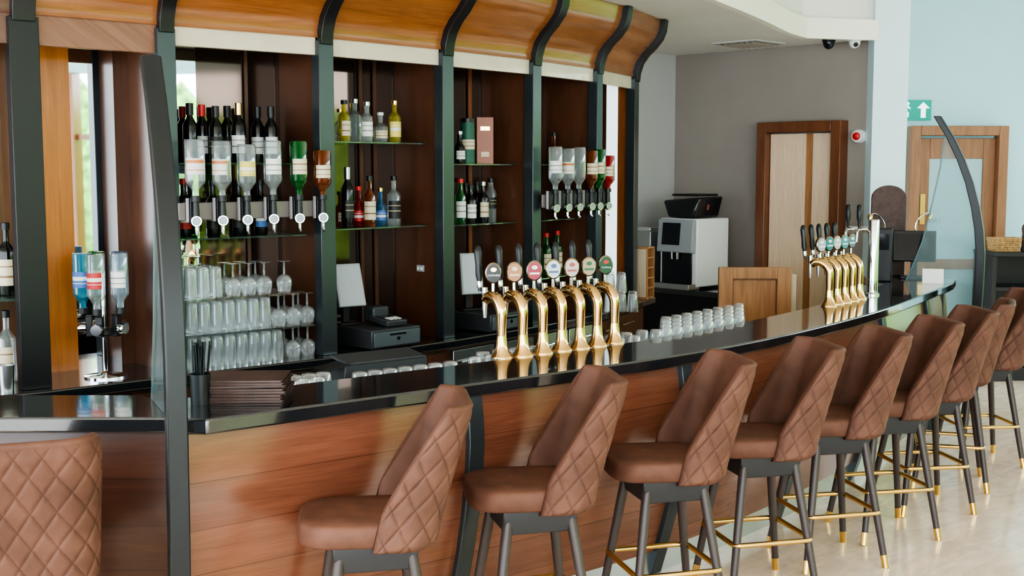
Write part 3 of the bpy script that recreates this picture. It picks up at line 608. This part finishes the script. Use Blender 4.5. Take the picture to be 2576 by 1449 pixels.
for ti, z in enumerate((.951, 1.085)):
    for px in (1533, 1563, 1592)[:3-ti]:
        for f in (.08, .3):
            q, _ = hit(px, 720, PP[6]+BU[6]*f+BN[6]*(-.6), PP[6]+BU[6]*f+BN[6]*.2)
            put(pnm, q.x, q.y, z, 'pint_glass', 'upturned pint glass in the %s layer beside the pigeonhole box' % ('lower', 'upper')[ti], 'pint glasses at the far end, %s layer' % ('lower', 'upper')[ti])
for o in (-.48, -.57):
    for px in ([690, 726, 762, 798]+(list(range(905, 1140, 38)) if o > -.5 else [])):
        q, n = onF(px+(0 if o > -.5 else 15), 935, o); put(tbm, q.x, q.y, LZ, 'tumbler_glass', 'upturned tumbler on the steel ledge between the menus and the taps', 'tumblers on the ledge')
for o in (-.47, -.56, -.65, -.74):
    for px in range(1650 if o > -.5 else 1675, 1880 if o > -.7 else 1860, 26):
        q, n = onF(px, 820, o); put(pnm, q.x, q.y, LZ, 'pint_glass', 'upturned pint glass in the cluster on the ledge between the tap banks', 'pint glasses between the tap banks')
for o in (-.52, -.62):
    for px in range(1195 if o > -.6 else 1215, 1620, 40):
        q, n = onF(px, 870, o); put(tbm, q.x, q.y, LZ, 'tumbler_glass', 'upturned tumbler on the ledge behind the seven brass taps', 'tumblers behind the seven taps')
# ------------------------------------------------------------------ beer taps
M['rim'] = P('dark_bronze_rim', (.3, .24, .17), .2, 1)
def tap_parts(t, face, emblem, txt, big):
    MB().lathe([(.05, 0), (.05, .005), (.045, .012), (.033, .03), (.026, .06), (.0225, .1)], n=24).build('base', M['brass'], t)
    RA = .075
    pts = [(0, .09), (0, .12), (0, .15), (0, .175)]+[(-RA+RA*cos(R(a)), .198+RA*sin(R(a))) for a in range(0, 109, 9)]+[(-RA-.04, .255)]
    nn = len(pts)
    MB().tube([(x, 0, z) for x, z in pts], [.022+.0045*min(1, i/7) for i in range(nn-1)]+[.024], 20).build('swan_neck', M['brass'], t)
    MB().tube([(-.125, 0, .31), (-.125, 0, .22), (-.125, 0, .17)], [.015, .013, .008], 12).build('spout', M['chrome'], t)
    MB().tube([(-.062, 0, .295), (-.062, 0, .345)], .007, 8).build('stem', M['chrome'], t)
    c = Vector((-.062, 0, .38)); T = Matrix.Rotation(R(-28), 4, 'Z') @ Matrix.Rotation(pi/2, 4, 'Y'); TT = Matrix.Translation(c) @ T
    b_ = MB().lathe([(.0395, -.012), (.042, -.004), (.042, .006), (.037, .01)], c=c, T=T, n=28, sx=1.15, sy=.9).build('badge', M['rim'], t)
    MB().lathe([(.036, .0105), (.036, .012), (0, .0125)], c=c, T=T, n=28, sx=1.15, sy=.9).build('badge_face', face, b_)
    if emblem:
        MB().lathe([(.014, .0127), (.014, .014), (0, .0142)], c=c+Vector((0, 0, .016)), T=T, n=20, sx=.7, sy=1).build('emblem', emblem, b_)
        if not txt: MB().box((0, 0, 0), (.009, .046, .001), 0).build('emblem_band', emblem, b_).matrix_local = TT @ Matrix.Translation((.012, 0, .0135))
    if txt:
        text(txt, .0125, M['paper'], b_, TT @ Matrix.Translation((.01, 0, .0145)) @ Matrix.Rotation(pi/2, 4, 'Z'))
    RY = Matrix.Rotation(R(-5), 4, 'Y')
    MB().lathe([(.009, .29), (.01, .33), (.017, .365), (.015, .415), (.019, .47), (.014, .492), (.008, .5), (.0, .502)], c=(-.135, 0, 0), T=RY, n=16).build('handle', M['black'], t)
    MB().lathe([(.011, .305), (.0125, .31), (.0125, .335), (.011, .34)], c=(-.135, 0, 0), T=RY, n=14).build('ferrule', M['chrome'], t)
def col(n, c): return P(n, c, .3)
BF = [('dark badge', col('badge_black', (.015, .015, .016)), M['brass'], 'GUINNESS'), ('orange and cream badge', col('badge_orange', (.4, .17, .07)), col('emblem_cream', (.6, .5, .36)), None), ('red badge', col('badge_red', (.33, .015, .04)), M['paper'], None), ('white and blue badge', col('badge_white', (.5, .56, .6)), col('emblem_blue', (.06, .12, .22)), None), ('white and pink badge', col('badge_pale', (.5, .44, .42)), col('emblem_pink', (.35, .08, .07)), None), ('cream and green badge', col('badge_cream', (.36, .31, .2)), col('emblem_green', (.03, .12, .05)), None), ('dark green badge', col('badge_green', (.015, .08, .04)), M['red'], 'Carlsberg')]
TB = [(1262, 908), (1315, 904), (1365, 897), (1413, 890), (1459, 884), (1502, 878), (1545, 871)]
for k, (px, py) in enumerate(TB):
    p = at_z(px, py-8, 1.1); i = min(range(ns), key=lambda j: (FS[j]-V2(p.x, p.y)).length); n = FN[i]
    t = thing('beer_tap', 'brass beer tap with %s, %s from left of near seven' % (BF[k][0], ORD[k]), 'beer tap', (p.x, p.y, 1.1), atan2(n.y, n.x), 'seven brass taps')
    tap_parts(t, BF[k][1], BF[k][2], BF[k][3], True)
BG = [col('badge_steel', (.35, .4, .44)), col('badge_teal', (.04, .22, .24)), col('badge_ivory', (.45, .48, .46)), col('badge_sea', (.08, .3, .32)), col('badge_slate', (.14, .22, .25))]
TB2 = [(2085, 773), (2105, 768), (2124, 764), (2143, 760), (2161, 755)]
for k, (px, py) in enumerate(TB2):
    p = at_z(px, py-3, 1.1); i = min(range(ns), key=lambda j: (FS[j]-V2(p.x, p.y)).length); n = FN[i]
    t = thing('beer_tap', 'polished brass beer tap, %s from left in the far bank of five' % ORD[k], 'beer tap', (p.x, p.y, 1.1), atan2(n.y, n.x), 'far bank of brass taps')
    tap_parts(t, BG[k], M['paper'], None, False)
p = at_z(2193, 742, 1.1); t = thing('tap_tower', 'chrome tap tower with black handles behind the far brass taps', 'beer tap', (p.x, p.y, 1.1), R(-30))
MB().lathe([(.05, 0), (.05, .01), (.038, .02), (.038, .5), (.034, .51), (0, .51)], n=24).build('column', M['chrome'], t)
MB().tube([(-.18, 0, .44), (0, 0, .44)], .022, 14).build('arm', M['chrome'], t)
for x in (-.09, -.165):
    q = MB().tube([(x, 0, .44), (x, -.06, .44), (x, -.085, .42), (x, -.09, .36)], [.012, .011, .01, .007], 10).build('spout', M['chrome'], t)
    MB().lathe([(.008, .45), (.01, .49), (.018, .52), (.018, .6), (.01, .61), (0, .61)], c=(x, -.03, 0), n=14).build('handle', M['blackplastic'], q)
# ------------------------------------------------------------------ things on the front bar
p = at_z(622, 1000, 1.1); mt = None
for k in range(8):
    t = thing('menu_folder', 'brown leather menu folder, %s from the bottom of the counter stack' % ORD[k], 'menu', (p.x+random.uniform(-.008, .008), p.y+random.uniform(-.008, .008), 1.1005+k*.0105), R(4)+random.uniform(-.05, .05), 'stack of menus')
    if mt is None:
        mt = (MB().box((0, 0, .0018), (.31, .23, .0025)).box((0, 0, .0085), (.31, .23, .0025)).box((-.153, 0, .005), (.004, .23, .009)).mesh('cover', M['leather']), MB().box((.003, 0, .0051), (.29, .22, .004)).mesh('pages', M['brown']))
    link('cover', mt[0], t); link('pages', mt[1], t)
p = at_z(505, 1015, 1.1); t = thing('straw_holder', 'black cup of black drinking straws beside the menus', 'straw holder', (p.x, p.y, 1.1))
MB().lathe([(.035, 0), (.038, .11), (.035, .11), (.032, .005), (0, .005)]).build('cup', M['blackplastic'], t)
mb = MB()
for k in range(26):
    a = random.random()*6.28; r = random.random()*.024; dx, dy = random.uniform(-.02, .02), random.uniform(-.02, .02)
    mb.tube([(r*cos(a), r*sin(a), .006), (r*cos(a)*1.2+dx, r*sin(a)*1.2+dy, .2+random.random()*.035)], .003, 6)
s_ = mb.build('straws', M['black'], t); s_['kind'] = 'stuff'
q, n = onF(955, 915, -.66); t = thing('bar_caddy', 'long black bar tray with raised flap behind the bar counter', 'bar tray', (q.x, q.y, LZ), atan2(n.y, n.x)+pi/2)
MB().box((0, 0, .055), (.42, .12, .11)).build('tray', M['tillblack'], t, bevel=.005); MB().box((0, .01, .12), (.4, .15, .012), rx=R(8)).build('flap', M['tillblack'], t, bevel=.003)
MB().box((-.25, -.02, .105), (.12, .11, .008), ry=R(-8)).build('end_lip', M['black'], t)
# ------------------------------------------------------------------ tills
M['tillgrey'] = P('till_grey', (.09, .11, .125), .35)
def till(i, px, py, label, w):
    q, a = bay(i, px, py, -.12); rz = brz(i); t = thing('cash_drawer', label, 'cash drawer', (q.x, q.y, .95), rz)
    MB().box((0, 0, .06), (w, .36, .105)).build('body', M['tillblack'], t, bevel=.006)
    d_ = MB().box((0, -.185, .058), (w-.02, .012, .08)).build('drawer_front', M['tillgrey'], t, bevel=.003)
    MB().lathe([(.012, 0), (.012, .008), (0, .009)], c=(0, -.191, .06), T=Matrix.Rotation(pi/2, 4, 'X'), n=14).build('lock', M['chrome'], d_)
    MB().box((0, -.193, .082), (.12, .004, .01)).build('slot', M['chrome'], d_)
    for x in (-.15, .15):
        for y in (-.12, .12): MB().box((x, y, .004), (.03, .03, .008)).build('foot', M['black'], t)
    return q, rz
q, rz = till(3, 945, 860, 'black cash drawer on the back counter, nearer one', .36)
u = BU[3]
t = thing('card_terminal', 'black card payment terminal lying on the nearer cash drawer', 'card terminal', (q.x+u.x*.05, q.y+u.y*.05, .95+.121), rz)
MB().box((0, -.05, .02), (.15, .17, .035), rx=R(7)).build('body', M['tillblack'], t, bevel=.008); MB().box((0, .05, .05), (.12, .09, .09)).build('printer', M['tillblack'], t, bevel=.012); MB().box((0, -.03, .041), (.1, .05, .004), rx=R(7)).build('display', M['darkdisp'], t)
mb = MB()
for a in range(3):
    for b in range(4): mb.box((-.03+a*.03, -.075-b*.014, .038-.0015*b), (.02, .009, .006))
mb.build('keypad', M['grey'], t)
def monitor(i, px, py, o, z, label, w, h, m, tilt, yaw=0):
    q, a = bay(i, px, py, o); t = thing('till_screen', label, 'monitor', (q.x, q.y, z), brz(i)+yaw)
    MB().box((0, .03, .006), (.14, .12, .012)).build('foot', M['blackplastic'], t, bevel=.003); MB().box((0, .05, .09), (.04, .03, .17)).build('stand', M['blackplastic'], t)
    b_ = MB().box((0, 0, .1+h/2), (w, .025, h), rx=tilt).build('bezel', M['casegrey'], t, bevel=.004)
    MB().box((0, -.0135*cos(tilt), .1+h/2), (w-.02, .003, h-.02), rx=tilt).build('display', M[m], b_)
monitor(3, 878, 720, -.24, 1.064, 'grey slim till screen on the nearer cash drawer', .17, .25, 'screenlit', R(-18), R(-12))
till(4, 1225, 815, 'black cash drawer on the back counter behind the brass taps', .36)
monitor(4, 1185, 690, -.2, 1.064, 'grey till screen on the cash drawer behind the taps', .15, .26, 'screenlit', R(-8), R(-25))
d = -PT[4]; A = PP[4]-PN[4]*.07+d*.017; B = PP[4]-PN[4]*.43+d*.017; q, _ = hit(1058, 675, A, B); zz = H+ray(1058, 675)[2]*q.y/ray(1058, 675)[1]
t = thing('wall_socket', 'small cream socket plate on the brown panel', 'socket', (q.x, q.y, zz), atan2(d.y, d.x)+pi/2)
MB().box((0, 0, 0), (.06, .01, .04)).build('plate', M['casegrey'], t, bevel=.003); MB().box((-.014, -.006, 0), (.016, .004, .016)).build('socket_face', M['cream'], t); MB().box((.014, -.006, 0), (.016, .004, .016)).build('socket_face', M['cream'], t)
p = PP[7]+BU[6]*.19+PN[7]*-.01; t = thing('pigeonhole_box', 'upright oak pigeonhole box at the end of the back counter', 'box', (p.x, p.y, .95), R(62))
mb = MB(); w, dp, h = .15, .15, .4
mb.box((0, dp/2-.005, h/2), (w, .01, h)); 
for x in (-w/2+.006, w/2-.006): mb.box((x, 0, h/2), (.012, dp, h))
for k in range(6): mb.box((0, -.002, .006+k*(h-.012)/5), (w-.024, dp-.01, .01))
mb.build('carcass', M['doorwood'], t)
MB().box((-w/2-.001, 0, h/2), (.004, dp-.02, h-.03)).build('side_panel', M['pale'], t)
p0 = at_y(1808, 672, 9.6); p1 = at_y(1990, 668, 9.6); t = thing('half_door', 'pale oak half door standing behind the bar', 'door', (p0.x, 9.6, 0)); w = p1.x-p0.x; zt = p0.z
mb = MB()
for cx, cz, sx, sz in ((.055, zt/2, .11, zt), (w-.055, zt/2, .11, zt), (w/2, zt-.045, w-.22, .09), (w/2, .09, w-.22, .18)): mb.box((cx, 0, cz), (sx, .05, sz))
mb.build('frame', M['doorwood'], t, bevel=.003); MB().box((w/2, .012, zt/2+.05), (w-.2, .02, zt-.2)).build('panel', M['doorwood'], t)
mb = MB()
for x in (.112, w-.112): mb.box((x, -.008, zt/2+.045), (.008, .03, zt-.27))
mb.box((w/2, -.008, zt-.093), (w-.23, .03, .008)); mb.build('moulding', M['frame'], t)
MB().box((w+.03, .2, zt/2-.03), (.04, .36, zt-.06)).build('return_post', M['pale'], t, bevel=.003)
# coffee corner
ct = thing('coffee_counter', 'black side counter under the coffee machine', 'counter', (1.7, 11.15, 0), R(-46))
MB().box((0, .05, .835), (1.1, .62, .05)).build('worktop', M['granite'], ct, bevel=.004); MB().box((0, .07, .405), (1.04, .56, .81)).build('body', M['black'], ct)
CMZ = .861
cm = thing('coffee_machine', 'white and black bean to cup coffee machine', 'coffee machine', (1.66, 11.15, CMZ), R(-46))
MB().box((-.02, .06, .33), (.42, .48, .62)).build('body', M['white'], cm, bevel=.012); MB().box((-.03, -.182, .2), (.34, .02, .3)).build('dispensing_bay', M['darkdisp'], cm, bevel=.004)
MB().box((-.02, -.2, .48), (.4, .07, .3), rx=R(-6)).build('control_panel', M['casegrey'], cm, bevel=.008); MB().box((-.06, -.238, .5), (.2, .006, .2), rx=R(-6)).build('display', M['darkdisp'], cm)
MB().box((-.02, -.2, .025), (.4, .16, .05)).build('drip_tray', M['steel'], cm, bevel=.004)
SMK = P('smoked_plastic', (.02, .02, .025), .15)
hv = [(-.16, -.16, .645), (.13, -.16, .645), (.13, .22, .645), (-.16, .22, .645), (-.2, -.19, .80), (.17, -.12, .83), (.17, .24, .84), (-.2, .24, .82)]
MB().add(hv, [(3, 2, 1, 0), (4, 5, 6, 7), (0, 1, 5, 4), (1, 2, 6, 5), (2, 3, 7, 6), (3, 0, 4, 7)]).build('bean_hopper', SMK, cm, bevel=.02); MB().box((-.015, .05, .85), (.3, .3, .02)).build('hopper_lid', M['blackplastic'], cm, bevel=.006)
MB().box((.157, .02, .74), (.004, .03, .05), ry=R(12)).build('warning_label', M['dullred'], cm)
for x in (-.06, .0): MB().tube([(x, -.215, .36), (x, -.215, .27)], [.018, .012], 10).build('coffee_spout', M['chrome'], cm)
wb = thing('water_boiler', 'small steel water boiler left of the coffee machine', 'boiler', (1.31, 11.44, CMZ), R(-46))
MB().box((0, 0, .26), (.24, .3, .5)).build('body', M['steel'], wb, bevel=.008); MB().box((0, 0, .525), (.2, .26, .04)).build('lid', M['chrome'], wb, bevel=.008); MB().tube([(0, -.15, .3), (0, -.2, .3), (0, -.21, .25)], .012, 10).build('spout', M['chrome'], wb); MB().box((0, -.01, .005), (.22, .28, .012)).build('foot', M['black'], wb)
# far end of bar
t = thing('arched_board', 'dark brown board with arched top at the far end of the bar', 'board', (2.97, 9.58, 1.1), R(0))
pts = [(-.135, 0), (.135, 0), (.135, .62)]+[(.135*cos(R(a)), .62+.1*sin(R(a))) for a in range(15, 180, 15)]+[(-.135, .62)]
MB().add([(x, y, z) for y in (-.012, .012) for x, z in pts], [list(range(len(pts))), [len(pts)+i for i in range(len(pts))][::-1]]+[[i, len(pts)+i, len(pts)+(i+1) % len(pts), (i+1) % len(pts)] for i in range(len(pts))]).build('panel', M['leather'], t)
MB().box((0, 0, .008), (.26, .08, .016)).build('foot', M['black'], t)
t = thing('till_cabinet', 'tall black box standing by the far tap tower', 'box', (2.83, 9.22, 1.1), R(-20)); MB().box((0, 0, .2), (.13, .16, .4)).build('body', M['blackplastic'], t, bevel=.008); MB().box((0, -.082, .3), (.09, .006, .12)).build('panel', M['darkdisp'], t)
t = thing('till_screen', 'black till screen at the far end of the bar', 'monitor', (3.13, 9.42, 1.1), R(-15)); MB().box((0, 0, .01), (.2, .14, .02)).build('foot', M['blackplastic'], t, bevel=.004); MB().box((0, .02, .1), (.05, .04, .18)).build('stand', M['blackplastic'], t); MB().box((0, 0, .25), (.32, .04, .24), rx=R(-12)).build('bezel', M['blackplastic'], t, bevel=.006); MB().box((0, -.021, .25), (.28, .004, .2), rx=R(-12)).build('display', M['darkdisp'], t)
t = thing('bar_sign', 'small white card standing by the far till screen', 'card', (3.13, 8.98, 1.1), R(-15)); MB().box((0, 0, .055), (.15, .004, .11), rx=R(-10)).build('card', M['paper'], t); MB().box((0, .01, .004), (.15, .04, .008)).build('foot', M['paper'], t)
for k, (x, y) in enumerate(((2.88, 9.45), (3.2, 9.55))):
    s = 1 if k else -1
    t = thing('swan_arm', 'slim curved chrome arm at the far end of the bar, %s one' % ('right' if k else 'left'), 'arm', (x, y, 1.1)); MB().tube([(p_.x*s, 0, p_.y) for p_ in catmull([(-.02, 0), (-.02, .3), (-.02, .42), (.02, .48), (.06, .5), (.09, .485)], 4)], .008, 8).build('arm', M['chrome'], t); MB().lathe([(.03, 0), (.03, .008), (.01, .012)], c=(-.02*s, 0, 0)).build('base', M['chrome'], t); MB().lathe([(0, .45), (.02, .455), (.022, .48), (.012, .5)], c=(.09*s, 0, 0), n=12).build('tip', M['brass'], t)
t = thing('host_station', 'black open sideboard at the far right by the blue wall', 'sideboard', (4.9, 11.3, 0))
MB().box((0, 0, 1.17), (1.0, .5, .04)).build('top', M['black'], t, bevel=.004)
for x in (-.48, .48): MB().box((x, .0, .575), (.04, .46, 1.15)).build('side_panel', M['black'], t)
MB().box((0, .22, .575), (.92, .02, 1.15)).build('back_panel', M['black'], t); MB().box((0, 0, .85), (.92, .44, .03)).build('shelf', M['black'], t); MB().box((0, 0, .45), (.92, .44, .03)).build('shelf', M['black'], t); MB().box((0, -.01, .06), (.92, .44, .12)).build('plinth', M['black'], t)
t = thing('wicker_basket', 'wicker basket on the far right sideboard', 'basket', (4.57, 11.25, 1.19)); mb = MB()
for k in range(7): 
    z = .008+k*.018; s = 1+.02*k
    mb.tube([(.11*s, .08*s, z), (-.11*s, .08*s, z), (-.11*s, -.08*s, z), (.11*s, -.08*s, z)], .0105, 8, closed=True)
mb.build('weave', M['wicker'], t); MB().box((0, 0, .004), (.22, .16, .008)).build('bottom', M['wicker'], t)
t = thing('pepper_mill', 'dark turned wooden pepper mill on the far right sideboard', 'pepper mill', (4.74, 11.2, 1.19))
MB().lathe([(.03, 0), (.032, .02), (.024, .06), (.03, .1), (.022, .16), (.027, .19)], n=18).build('body', M['leather'], t); MB().lathe([(.027, .19), (.03, .21), (.022, .24), (.012, .25), (.012, .262), (0, .268)], n=18).build('head', M['leather'], t)
# ------------------------------------------------------------------ stools
def make_stool():
    t = thing('bar_stool', '', 'bar stool')
    rings = [(.0, .662), (.9, .662), (.965, .664), (1.0, .674), (1.004, .7), (1.0, .726), (.985, .737), (.945, .744), (.5, .747), (0, .748)]
    mb = MB(); n = 56; vs = []
    for s, z in rings:
        for k in range(n):
            a = 2*pi*k/n; c, s_ = cos(a), sin(a); e = .56
            vs.append((.206*s*math.copysign(abs(c)**e, c), .03+.228*s*math.copysign(abs(s_)**e, s_), z))
    fs = [(j*n+k, j*n+(k+1) % n, (j+1)*n+(k+1) % n, (j+1)*n+k) for j in range(len(rings)-1) for k in range(n)]
    mb.add(vs, fs).build('seat', M['seatsuede'], t, sharp=80)
    NU, NO, NR, NI = 190, 104, 8, 12; zb = .645; vs = []; uvs = []
    A_, RC, YB, YF = .226, .1, -.205, -.005
    l1 = A_-RC; l2 = RC*pi/2; l3 = YF-(YB+RC); LT = l1+l2+l3
    def plan(s):
        sg = -1 if s < 0 else 1; q = abs(s)
        if q < l1: x, y, nx, ny = q, YB, 0, -1
        elif q < l1+l2:
            a = (q-l1)/RC; x, y, nx, ny = l1+RC*sin(a), YB+RC*(1-cos(a)), sin(a), -cos(a)
        else: x, y, nx, ny = A_, YB+RC+(q-l1-l2), 1, 0
        return sg*x, y, sg*nx, ny
    def pt(s, z, o):
        k = max(0, (z-zb)/.49); x, y, nx, ny = plan(s)
        w = .93+.08*k
        return (x*w+nx*o, y-.135*k**1.15+.005+ny*o, z)
    def top(y):
        f = max(0, (y-(YB+.075))/(YF-YB-.075)); f = f*f/(f+.07)*1.07
        return 1.132-.35*min(1, f)
    for i in range(NU+1):
        p = -1+2*i/NU; s = p*LT; T = top(plan(s)[1]); th = .042*sqrt(max(0, 1-abs(p)**20))+.002
        for j in range(NO+1):
            v = j/NO; z = zb+(T-zb)*v
            sx = s/.078; tz = (z-.02)/.12
            d = min(abs((sx+tz)-round(sx+tz)), abs((sx-tz)-round(sx-tz)))
            q = .0075*(1-exp(-(d/.07)**1.1)) * min(1, (1-abs(p))*16) * min(1, (1-v)*12+.05)
            low = -.03*max(0, 1-v/.07)**2
            vs.append(pt(s, z, th/2-.006+q+low)); uvs.append((sx, tz))
        for j in range(1, NR):
            a = pi*j/NR; vs.append(pt(s, T+th/2*sin(a)*.9, th/2*cos(a)-.003)); uvs.append((.5, 0))
        for j in range(NI+1):
            v = 1-j/NI; z = .66+(T-.66)*v; vs.append(pt(s, z, -th/2)); uvs.append((.5, 0))
    K = len(vs)//(NU+1); fs = [(i*K+j, (i+1)*K+j, (i+1)*K+j+1, i*K+j+1) for i in range(NU) for j in range(K-1)]
    fs += [list(range(K)), [NU*K+j for j in range(K)][::-1]]
    fs += [((i+1)*K, i*K, i*K+K-1, (i+1)*K+K-1) for i in range(NU)]
    MB().add(vs, fs, 0, uvs).build('backrest', M['suede'], t, sharp=75)
    RB = Matrix.Rotation(R(6), 4, 'Z')
    def rot(mb): mb.v = [RB @ v for v in mb.v]; return mb
    mb = MB(); vs = []
    for h_, z in ((.15, .662), (.15, .632), (.132, .56)):
        vs += [(-h_, -h_, z), (h_, -h_, z), (h_, h_, z), (-h_, h_, z)]
    mb.add(vs, [(0, 1, 2, 3)]+[(a+4, b+4, b, a) for a, b in ((0, 1), (1, 2), (2, 3), (3, 0))]+[(a+8, b+8, b+4, a+4) for a, b in ((0, 1), (1, 2), (2, 3), (3, 0))]+[(11, 10, 9, 8)])
    rot(mb).build('seat_base', M['seatbase'], t, bevel=.006)
    for sx in (-1, 1):
        for sy in (-1, 1):
            f = lambda z: (.128+.085*(1-z/.6))
            lg = rot(MB().tube([(sx*f(z), sy*f(z), z) for z in (.62, .5, .06, .0)], [.0205, .021, .0165, .0155], 14)).build('leg', M['leg'], t)
            rot(MB().tube([(sx*f(z), sy*f(z), z) for z in (.065, .0)], [.018, .0162], 14)).build('foot_tip', M['gold'], lg)
    h_ = .19; c_ = .03; pts = []
    for cx, cy, a0 in ((h_-c_, h_-c_, 0), (-h_+c_, h_-c_, 90), (-h_+c_, -h_+c_, 180), (h_-c_, -h_+c_, 270)):
        for k in range(6): a = R(a0+k*18); pts.append((cx+c_*cos(a), cy+c_*sin(a), .27))
    rot(MB().tube(pts, .012, 10, closed=True)).build('foot_ring', M['gold'], t)
    return t
SP = [(-.50, 4.21, 187), (.073, 4.655, 189), (.65, 5.09, 189), (1.135, 5.51, 188), (1.58, 5.95, 187), (2.00, 6.40, 185), (2.38, 6.90, 182), (2.72, 7.42, 158), (3.12, 7.98, 178)]
proto = make_stool()
allst = [(-1.575, 3.80, 110)]+SP
LBL = ['brown quilted bar stool at the left, seen squarely from behind']+['brown quilted bar stool, %s along the curved bar from the left screen post' % ORD[k] for k in range(9)]
for k, (x, y, a) in enumerate(allst):
    o = proto if k == 0 else copy_tree(proto)
    o.location = (x, y, 0); o.rotation_euler = (0, 0, R(a-90)); tag(o, LBL[k], 'bar stool', 'brown quilted bar stools')
# ------------------------------------------------------------------ light
w = bpy.data.worlds.new('world'); SC.world = w; w.use_nodes = True
bg = w.node_tree.nodes['Background']; bg.inputs[0].default_value = (.84, .93, 1, 1); bg.inputs[1].default_value = 7.2
try:
    SC.view_settings.view_transform = 'AgX'; SC.view_settings.look = 'AgX - High Contrast'
except Exception: pass
